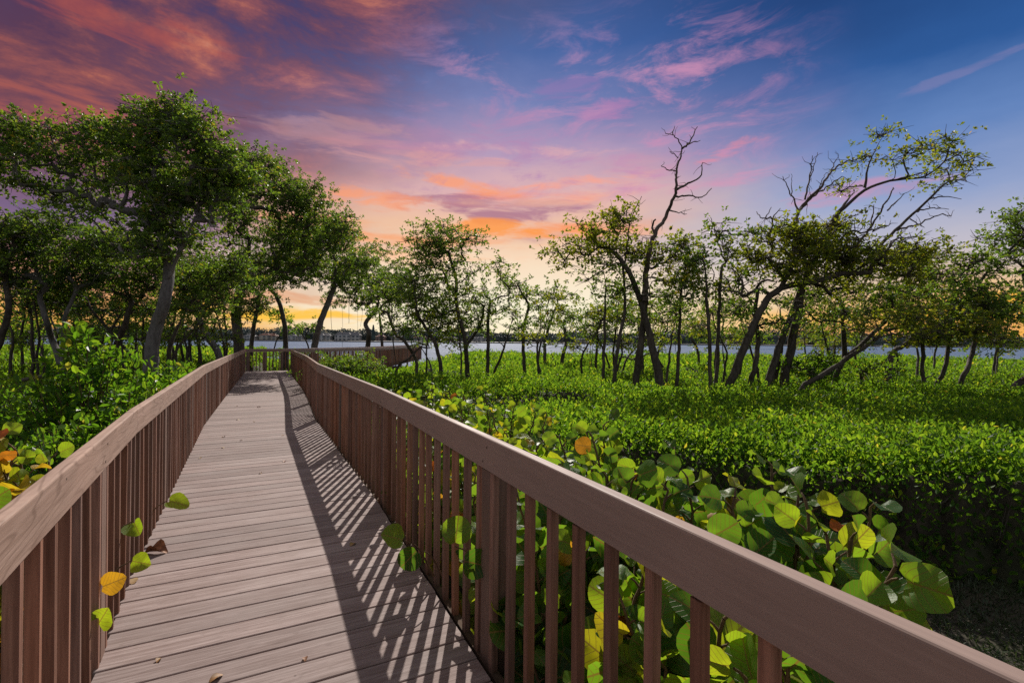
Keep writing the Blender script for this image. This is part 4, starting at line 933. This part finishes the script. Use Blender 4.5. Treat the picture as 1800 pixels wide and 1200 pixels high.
# ================================================================== sea grape
def grape_template(nr=16):
    pts = [(.5, 0.)]
    for ring in (.55, 1.0):
        for k in range(nr):
            a = 2*math.pi*k/nr; db = abs((a % (2*math.pi)) - math.pi)        # angle from the base direction
            r_ = .5*ring*(1 - .22*math.exp(-(db/.33)**2)); pts.append((.5 + r_*math.cos(a), 1.06*r_*math.sin(a)))
    Ft = [(0, 1+k, 1+(k+1) % nr) for k in range(nr)]; Fq = [(1+k, 1+nr+k, 1+nr+(k+1) % nr, 1+(k+1) % nr) for k in range(nr)]
    return np.array(pts), np.array(Ft), np.array(Fq)
GT, GF3, GF4 = grape_template()
def grape(label, stems_px, seed, group='sea grape plants', age=(2.0, 2.6, 0.0), size=.15, extra=(), lo=.25):
    """stems_px: list of world polylines; leaves sit alternately along each"""
    r_ = np.random.default_rng(seed); b0 = stems_px[0][0]; root = empty('sea_grape', tuple(b0), label=label, cat='plant', group=group)
    tubes = []; C = []; A_ = []; N_ = []; L_ = []; rv = []
    for pl in stems_px:
        sp_ = smooth_path(pl, .05, .004, r_); tubes.append((sp_, np.linspace(.011, .005, len(sp_)))); Ls = len(sp_)
        i = int(Ls*lo); sgn = 1; phi = r_.random()*6.28
        while i < Ls:
            f = i/(Ls-1); d = norm(sp_[min(i+1, Ls-1)]-sp_[max(i-1, 0)])
            phi += math.pi + r_.normal()*.5; h_ = np.array([math.cos(phi), math.sin(phi), 0]); 
            out = norm(h_ + d*.35 + np.array([0, 0, .15])); pet = .03+.03*r_.random()
            q0 = sp_[i]; q1 = q0 + norm(out + np.array([0, 0, .4]))*pet; tubes.append((np.array([q0, (q0+q1)/2+np.array([0, 0, .004]), q1]), np.array([.005, .0035, .003])))
            nrm = norm(np.array([0, -.75, .62]) + r_.normal(size=3)*.50 - out*.2)
            C.append(q1); A_.append(norm(out + r_.normal(size=3)*.25)); N_.append(nrm)
            L_.append(size*(.62+.5*r_.random())*(1 if f < .85 else .62)); rv.append(min(1, .08+r_.beta(age[0], age[1])*.80 + (age[2] if r_.random() < .5 else 0) + (.25 if r_.random() > .93 else 0)))
            i += max(1, int((.042+.03*r_.random())/.05+.5))
    for (c_, a_, n_, l_, v_) in extra:
        c_ = np.array(c_, float); nn = c_[0]*Nn[0]+c_[1]*Nn[1]; o_ = np.array([Nn[0], Nn[1], 0])*(1 if nn > 0 else -1); e_ = c_ + o_*.16 + np.array([0, 0, -.22])
        sp_ = smooth_path([e_, c_ + o_*.07 + np.array([0, 0, -.05]), c_], .02); tubes.append((sp_, np.linspace(.006, .003, len(sp_))))
        C.append(np.array(c_)); A_.append(norm(np.array(a_, float))); N_.append(norm(np.array(n_, float))); L_.append(l_); rv.append(v_)
    C = np.array(C); A_ = np.array(A_); N_ = np.array(N_); L_ = np.array(L_); n = len(C); L_ = L_*1.0
    B = norm(np.cross(N_, A_)); N_ = np.cross(A_, B); u = GT[None, :, 0:1]; v = GT[None, :, 1:2]
    k1 = r_.normal(size=(n, 1, 1))*.55+.45; k2 = r_.normal(size=(n, 1, 1))*.10; k3 = r_.normal(size=(n, 1, 1))*.26-.15; ph = r_.random((n, 1, 1))*6.28
    rr_ = np.sqrt((u-.5)**2 + v**2); th = np.arctan2(v, u-.5)
    hgt = k1*v*v + k2*rr_*2*np.sin(3*th+ph) + k3*u*u + .035*np.sin(5*th+ph*2)*rr_*2*rr_*2
    hgt = hgt - .05*np.exp(-(v/.05)**2)
    Vv = C[:, None] + L_[:, None, None]*(A_[:, None]*u + B[:, None]*v + N_[:, None]*hgt)
    k = len(GT); off = (np.arange(n)*k)[:, None, None]
    o = mesh_np('leaves', Vv.reshape(-1, 3), [(GF3[None]+off).reshape(-1, 3), (GF4[None]+off).reshape(-1, 4)], M_grape, root, attrs={'rv': np.repeat(np.array(rv), k)}, uv=np.tile(GT, (n, 1)))
    tube_obj('stems', tubes, M_twig, root, sides=6)
    return root
r3 = np.random.default_rng(21)
def stemset(s0, s1, n, nlo, nhi, ztop, lean=.25):
    out = []
    for i in range(n):
        s_ = s0+(s1-s0)*(i+.5*r3.random())/n; n_ = nlo+(nhi-nlo)*r3.random()
        z1 = ztop*(.55+.5*r3.random()) + .10*(n_-nlo)/(nhi-nlo+1e-6)
        b = W(s_, n_, -.5); m_ = W(s_+r3.normal()*.06, n_+r3.normal()*.06, (z1-.5)/2); e = W(s_+r3.normal()*lean*.5, (lambda q: min(nhi+.15, max(.93, q)) if nlo > 0 else min(nhi, q))(n_+r3.normal()*lean*.4), z1)
        out.append([b, m_, e])
    return out
lf = lambda x, y, Z: P(x, y, Z)
grape('sea grape with very large glossy leaves at the lower right of the near rail', stemset(.15, .95, 34, .98, 1.55, .52), 71, lo=.08, size=.168)
grape('sea grape with a folded red-brown leaf, behind the middle of the near rail', stemset(.75, 1.6, 36, .98, 2.05, .64), 72, lo=.08, size=.168)
grape('sea grape crowded behind the near square post', stemset(1.6, 2.5, 32, .98, 2.05, .66), 73, lo=.08, size=.16,
   extra=[(lf(812,985,2.05),(.5,.1,-.15),(.1,-1,.35),.12,.12), (lf(800,960,2.15),(.1,.3,1),(.2,-1,.1),.13,.55), (lf(712,950,2.55),(-.8,-.4,.5),(.2,-.6,.8),.13,.5), (lf(735,965,2.5),(-.5,-.3,-.5),(.3,-.9,.4),.12,.15)])
grape('sea grape with orange-tipped leaves above the middle of the rail', stemset(2.5, 3.5, 27, .98, 2.1, .68), 74, size=.135, age=(2.2, 2.0, .12))
grape('sea grape with two bright yellow leaves, beyond the rail joint', stemset(3.5, 4.7, 28, .98, 2.15, .68), 75, size=.13, age=(2.2, 2.0, .08))
grape('low sea grape crowding the foot of the near balusters', stemset(.7, 2.7, 46, .93, 1.4, .22), 80, lo=.08, size=.16)
grape('farthest sea grape on the right, at the corner of the clipped scrub', stemset(4.7, 6.4, 34, .98, 2.1, .70), 76, size=.125)
grape('sea grape with orange and red leaves outside the left railing', stemset(2.3, 3.45, 64, -2.1, -1.02, .76), 77, size=.125, age=(4.2, 1.2, .08))
grape('sea grape with mixed green and orange leaves at the left picture edge', stemset(1.7, 2.8, 18, -1.7, -.98, .50), 78, size=.14, age=(3.0, 1.6, .10))
grape('small sea grape poking a few green and yellow leaves through the left railing', [[W(2.0,-.78,-.45), W(2.02,-.76,-.25), W(2.05,-.70,-.1)], [W(3.1,-.82,-.45), W(3.1,-.78,-.1), W(3.12,-.70,.0)]], 79, size=.05, lo=.99,
   extra=[(lf(293,880,3.3),(.9,-.1,.12),(0,-.6,.9),.12,.66), (lf(234,915,2.42),(.5,-.3,-.5),(.3,-1,.3),.085,.62), (lf(230,985,2.32),(.9,-.1,-.1),(.1,-1,.6),.09,.66), (lf(176,1032,1.95),(.9,0,.35),(.2,-1,.2),.088,.90), (lf(170,1100,1.93),(.5,0,.8),(.5,-1,.2),.09,.68)])

def folded(px, py, Z, L, seed):
    r_ = np.random.default_rng(seed); c = P(px, py, Z); V = []; nu, nv = 9, 9
    for i in range(nu):
        for j in range(nv):
            u = i/(nu-1); q = (j/(nv-1)-.5)*2; w_ = math.sin(math.pi*(.06+.88*u))**.6*.42*L; ang = q*1.5
            V.append(c + np.array([math.sin(ang)*w_*.8 + .03*math.sin(u*6), (1-math.cos(ang))*w_*1.1 + .012*math.sin(9*u+4*q), (.5-u)*L + .015*math.sin(5*q+7*u)]))
    Q = np.array([[i*nv+j, i*nv+j+1, (i+1)*nv+j+1, (i+1)*nv+j] for i in range(nu-1) for j in range(nv-1)])
    o = mesh_np('dead_leaf', np.array(V), [Q], M_dry, loc=tuple(c)); tag(o, 'large folded brown dead leaf caught among the sea grape above the near rail', 'dead leaf')
folded(1285, 905, 2.15, .17, 3)
# ================================================================== leaves lying on the deck
def fallen(label, x, y, size, seed, curl=.5):
    r_ = np.random.default_rng(seed); Z = F*H/(y-600-ROLL*(x-900)); p = P(x, y, Z); nu, nv = 7, 5
    V = []; a = r_.random()*6.28; k = r_.normal()*.3+curl
    for i in range(nu):
        for j in range(nv):
            u = i/(nu-1); v = (j/(nv-1)-.5)*2*math.sin(math.pi*min(.97, max(.06, u)))**.8*.36
            z = k*v*v*2.2 + .14*math.sin(u*3.1) + .03*math.sin(7*u+5*v+seed)
            V.append(((u-.5)*size, v*size, z*size+.003))
    V = np.array(V); V[:, 2] += -V[:, 2].min()+.001; V = np.stack([V[:, 0]*math.cos(a)-V[:, 1]*math.sin(a), V[:, 0]*math.sin(a)+V[:, 1]*math.cos(a), V[:, 2]], -1) + np.array([p[0], p[1], 0])
    q_ = np.array([[i*nv+j, (i+1)*nv+j, (i+1)*nv+j+1, i*nv+j+1] for i in range(nu-1) for j in range(nv-1)])
    o = mesh_np('fallen_leaf', V, [q_], M_dry, loc=(p[0], p[1], 0)); tag(o, label, 'fallen leaf', 'dry leaves on the deck')
fallen('large curled red-brown leaf against the left balusters', 274, 972, .13, 1, 1.2)
for i, (x, y, s_, lb) in enumerate([(418,738,.06,'small rusty leaf left of centre where the tree shade begins'),(455,716,.07,'rusty leaf in the middle of the deck past the shade edge'),(416,714,.05,'thin curled leaf near the left rail in the tree shade'),(447,741,.045,'pale crumbled leaf beside the rusty one'),(497,765,.05,'dark leaf beside the rail shadow, half way along'),
    (393,768,.05,'dry leaf against the far left balusters'),(424,774,.04,'small tan leaf in the lit middle of the deck'),(352,805,.04,'bleached scrap of leaf near the left rail'),(392,787,.045,'yellowed scrap of leaf left of the deck middle'),(458,832,.035,'tiny pale scrap right of the deck middle'),(500,811,.05,'brown leaf touching the shadow of the handrail'),
    (279,1160,.03,'tiny dark leaf crumb at the near left'),(233,1022,.07,'tan leaf tucked under the near left balusters'),(620,957,.05,'brown leaf inside the slatted shade'),(536,1158,.03,'tiny crumb on the near boards'),(380,1192,.05,'orange-brown leaf at the bottom edge of the view')]):
    fallen(lb, x, y, s_, 10+i, .4)

# ================================================================== far shore
YS = 620.0
def shore_pt(x, dy=0): Z = YS+dy; return ((x-900)*Z/F, Z)
xs = np.linspace(-900, 900, 61); V = []; 
for x in xs:
    y0 = YS-8+6*math.sin(x*.013); V += [(x, y0, WZ-1), (x, y0, WZ+1.4), (x, y0+12, WZ+1.9), (x, y0+1500, WZ+3)]
V = np.array(V); Q = np.array([[i*4+j, (i+1)*4+j, (i+1)*4+j+1, i*4+j+1] for i in range(len(xs)-1) for j in range(3)])
o = mesh_np('far_shore', V, [Q], M_seawall, smooth=False); tag(o, kind='structure')
r4 = np.random.default_rng(31); n = 95000
X = (r4.random(n)*2-1)*880; Y = YS + 14 + 40*r4.random(n)**1.3; top = 9.0 + 12*(vn1(X/22., Y*0+2)+.5)*(vn2(X/9., Y*0)+.7) + 3*(vn3(X/60., X*0)+.5)
C = np.stack([X, Y, WZ+1.5+top*r4.random(n)**1.0], -1)
o = leaf_obj('treeline', C, rdir(n, .3, r4), norm(r4.normal(size=(n, 3))), 1.7+1.3*r4.random(n), 1.5, r4.random(n), M_farleaf, T=T_DIA); tag(o, 'long low belt of trees along the opposite shore', 'tree line', kind='stuff')
xg = np.arange(-900, 901, 3.0); yg = np.array([YS+17, YS+19, YS+24, YS+34, YS+60, YS+64]); XG, YG = np.meshgrid(xg, yg, indexing='ij')
hb_ = (9.0 + 12*(vn1(XG/22., YG*0+2)+.5)*(vn2(XG/9., YG*0)+.7) + 3*(vn3(XG/60., XG*0)+.5))*np.array([0, .45, .62, .72, .7, 0])[None] * (1+.35*vn1(XG/3.1, YG/5))
idx = np.arange(XG.size).reshape(XG.shape); q = np.stack([idx[:-1, :-1], idx[1:, :-1], idx[1:, 1:], idx[:-1, 1:]], -1).reshape(-1, 4)
mesh_np('undergrowth', np.stack([XG, YG, WZ+1.4+hb_], -1).reshape(-1, 3), [q], M_farleaf, o)
def add_box(V, Q, lo, hi):
    v, f = box_np(lo, hi); off = sum(len(a) for a in V); V.append(v); Q.append(f+off)
def house(x, wpx, hpx, mat, roofm, label, seed, wing=True):
    r_ = random.Random(seed); X, Y = shore_pt(x, 6); w = wpx*YS/F; h = hpx*1.2*YS/F; d = 10
    root = empty('shore_house', (X, Y, WZ+1.6), label=label, cat='house', group='houses on the opposite shore')
    V, Q = [], []; add_box(V, Q, (-w/2, 0, -.5), (w/2, d, h*.62))
    if wing: k = r_.choice((-1, 1)); add_box(V, Q, (k*w*.12-w*.25, -2.5, -.5), (k*w*.12+w*.25, -.003, h*.72))
    def loc_mesh(nm, V, Q, m): 
        o = mesh_np(nm, np.vstack(V)+np.array([X, Y, WZ+1.6]), [np.vstack(Q)], m, root, smooth=False); return o
    loc_mesh('walls', V, Q, mat)
    def hip(x0, x1, y0, y1, z0, z1, nm='roof'):
        e = .7; x0 -= e; x1 += e; y0 -= e; y1 += e; m_ = (y1-y0)/2; v = np.array([(x0,y0,z0),(x1,y0,z0),(x1,y1,z0),(x0,y1,z0),(x0+m_*.8,(y0+y1)/2,z1),(x1-m_*.8,(y0+y1)/2,z1),(x0,y0,z0-.25),(x1,y0,z0-.25),(x1,y1,z0-.25),(x0,y1,z0-.25)])
        o = mesh_np(nm, v+np.array([X, Y, WZ+1.6]), [np.array([[0,1,5,4],[2,3,4,5],[0,6,7,1],[1,7,8,2],[2,8,9,3],[3,9,6,0],[6,9,8,7]]), np.array([[1,2,5],[3,0,4]])], roofm, root, smooth=False)
    hip(-w/2, w/2, 0, d, h*.62, h)
    if wing: hip(k*w*.12-w*.25, k*w*.12+w*.25, -2.5, 3, h*.72+.01, h*.98)
    nwin = max(3, int(w/5))
    for fl in (0, 1) if h > 6 else (0,):
        for i in range(nwin):
            cx_ = -w/2 + w*(i+.5)/nwin; yy = -2.56 if wing and abs(cx_-k*w*.12) < w*.25 else -.06
            V, Q = [], []; add_box(V, Q, (cx_-w/nwin*.28, yy, .5+fl*h*.33), (cx_+w/nwin*.28, yy+.1, .5+fl*h*.33+h*.18)); loc_mesh('window', V, Q, M_glass)
for i, a in enumerate([(438,20,9,M_stucco,M_roofg,'small white house at the far left of the opposite shore, behind the corner post'),(470,30,10,M_cream,M_roofr,'cream house with a reddish roof between the two dark trunks'),
    (518,26,9,M_stucco,M_roofg,'pale house seen just left of the leaning pale trunk'),(566,28,11,M_stucco,M_roofg,'white two-storey house right of the leaning pale trunk'),(610,44,13,M_stucco,M_roofg,'widest white house with a grey roof above the far railing'),
    (668,16,10,M_pink,M_roofr,'narrow pink house between the two pointed dark trees'),(700,26,9,M_cream,M_roofg,'low cream house left of the second pointed dark tree'),(738,22,9,M_stucco,M_roofr,'white house with a red roof behind the tangled roots'),
    (790,26,8,M_cream,M_roofg,'low cream house behind the forked mangrove trunk'),(842,24,8,M_stucco,M_roofg,'low white house left of the solitary thin mangrove'),(1025,26,7,M_cream,M_roofg,'low cream house behind the round leafy clump'),
    (1290,26,7,M_stucco,M_roofr,'white house seen between the straight dark poles'),(1405,30,8,M_pink,M_roofr,'pink house with a terracotta roof under the bowed trees'),(1452,24,7,M_cream,M_roofr,'small cream house right of the pink terracotta one')]):
    house(*a, seed=i)
def palm(label, x, hpx, seed):
    r_ = np.random.default_rng(seed); X, Y = shore_pt(x, 16+8*r_.random()); h = hpx*YS/F; zb = WZ+1.7; root = empty('palm_tree', (X, Y, zb), label=label, cat='palm tree', group='palms on the opposite shore')
    sp = smooth_path([np.array([X, Y, zb]), np.array([X+.4, Y, zb+h*.5]), np.array([X+.2+r_.normal()*.5, Y, zb+h])], 1.5); tube_obj('trunk', [(sp, np.linspace(.35, .22, len(sp)))], M_bark, root, sides=6)
    e = sp[-1]; C = []; A_ = []; N_ = []
    for k in range(14):
        a = k*2.4; d = np.array([math.cos(a), math.sin(a), .5-.09*k+.2]); C += [e, e+norm(d)*1.5]; A_ += [d, d+np.array([0, 0, -.9])]; N_ += [np.array([0, 0, 1.])]*2
    leaf_obj('crown', np.array(C), np.array(A_), np.array(N_), 2.0, .8, r_.random(len(C)), M_farleaf, root, T=T_DIA)
pl = [(425,'palm left of the corner post'),(452,'palm between the small white and the cream house'),(488,'palm right of the cream house'),(500,'palm close beside the bowed dark trunk'),(541,'palm left of the white two-storey house'),(588,'palm at the left end of the widest white house'),(632,'palm at the right end of the widest white house'),(645,'palm left of the first pointed dark tree'),
      (684,'palm right of the pink house'),(722,'palm right of the second pointed dark tree'),(757,'palm right of the red-roofed white house'),(812,'palm between the low cream and low white house'),(868,'palm right of the low white house'),(895,'palm nearest the solitary thin mangrove'),(1005,'palm left of the leafy clump'),(1268,'palm left of the white house between the poles'),(1380,'palm left of the pink terracotta house'),(1430,'palm between the pink and the small cream house')]
for i, (x, lb) in enumerate(pl): palm('far '+lb, x, 12+4*random.random(), 90+i)
for x, lb in ((656, 'pointed dark cypress left of the pink house'), (712, 'pointed dark cypress right of the low cream house')):
    X, Y = shore_pt(x, -2); r_ = np.random.default_rng(int(x)); n = 900; h = 19; t_ = r_.random(n); a = r_.random(n)*6.28; rad = (1-t_)**.7*2.3*np.minimum(1, t_*6+.3)
    root = empty('cypress_tree', (X, Y, WZ+1.4), label=lb, cat='tree', group='cypresses on the opposite shore')
    C = np.stack([X+rad*np.cos(a), Y+rad*np.sin(a), WZ+2+t_*h], -1)
    leaf_obj('crown', C, norm(r_.normal(size=(n, 3))*.3+np.array([0, 0, 1.])), norm(r_.normal(size=(n, 3))), 1.6, .8, r_.random(n), M_farleaf, root, T=T_DIA)
    tube_obj('trunk', [(np.array([[X, Y, WZ+1.], [X, Y, WZ+4], [X, Y, WZ+16]]), np.array([.35, .3, .1]))], M_bark, root)
def boat(label, x, Z, L):
    X = (x-900)*Z/F; root = empty('motor_boat', (X, Z, WZ), label=label, cat='boat', group='boats on the lagoon'); w = L*.16
    V = []; k = 9
    for i in range(k):
        u = i/(k-1); b = w*math.sin(math.pi*min(.93, .28+.72*u))**.6 if u < .999 else .02; V += [(X+(u-.5)*L, Z-b, WZ+L*.10+u*L*.03), (X+(u-.5)*L*.94, Z-b*.5, WZ-.1), (X+(u-.5)*L*.94, Z+b*.5, WZ-.1), (X+(u-.5)*L, Z+b, WZ+L*.10+u*L*.03)]
    Q = [[i*4+j, (i+1)*4+j, (i+1)*4+(j+1) % 4, i*4+(j+1) % 4] for i in range(k-1) for j in range(4)] + [[0, 1, 2, 3]]
    mesh_np('hull', V, [np.array(Q)], M_hull, root, smooth=False)
    V, Q = [], []; add_box(V, Q, (X-L*.2, Z-w*.6, WZ+L*.10), (X+L*.12, Z+w*.6, WZ+L*.22)); add_box(V, Q, (X-L*.24, Z-w*.7, WZ+L*.225), (X+L*.08, Z+w*.7, WZ+L*.24)); mesh_np('cabin', np.vstack(V), [np.vstack(Q)], M_hull, root, smooth=False)
    V, Q = [], []; add_box(V, Q, (X-L*.15, Z-w*.63, WZ+L*.15), (X+L*.10, Z-w*.603, WZ+L*.195)); mesh_np('window', np.vstack(V), [np.vstack(Q)], M_glass, root, smooth=False)
boat('small white motor boat on the water under the right-hand trees', 1562, 520, 16)
boat('tiny boat between the widest white house and the leaning pale trunk', 545, 540, 11)
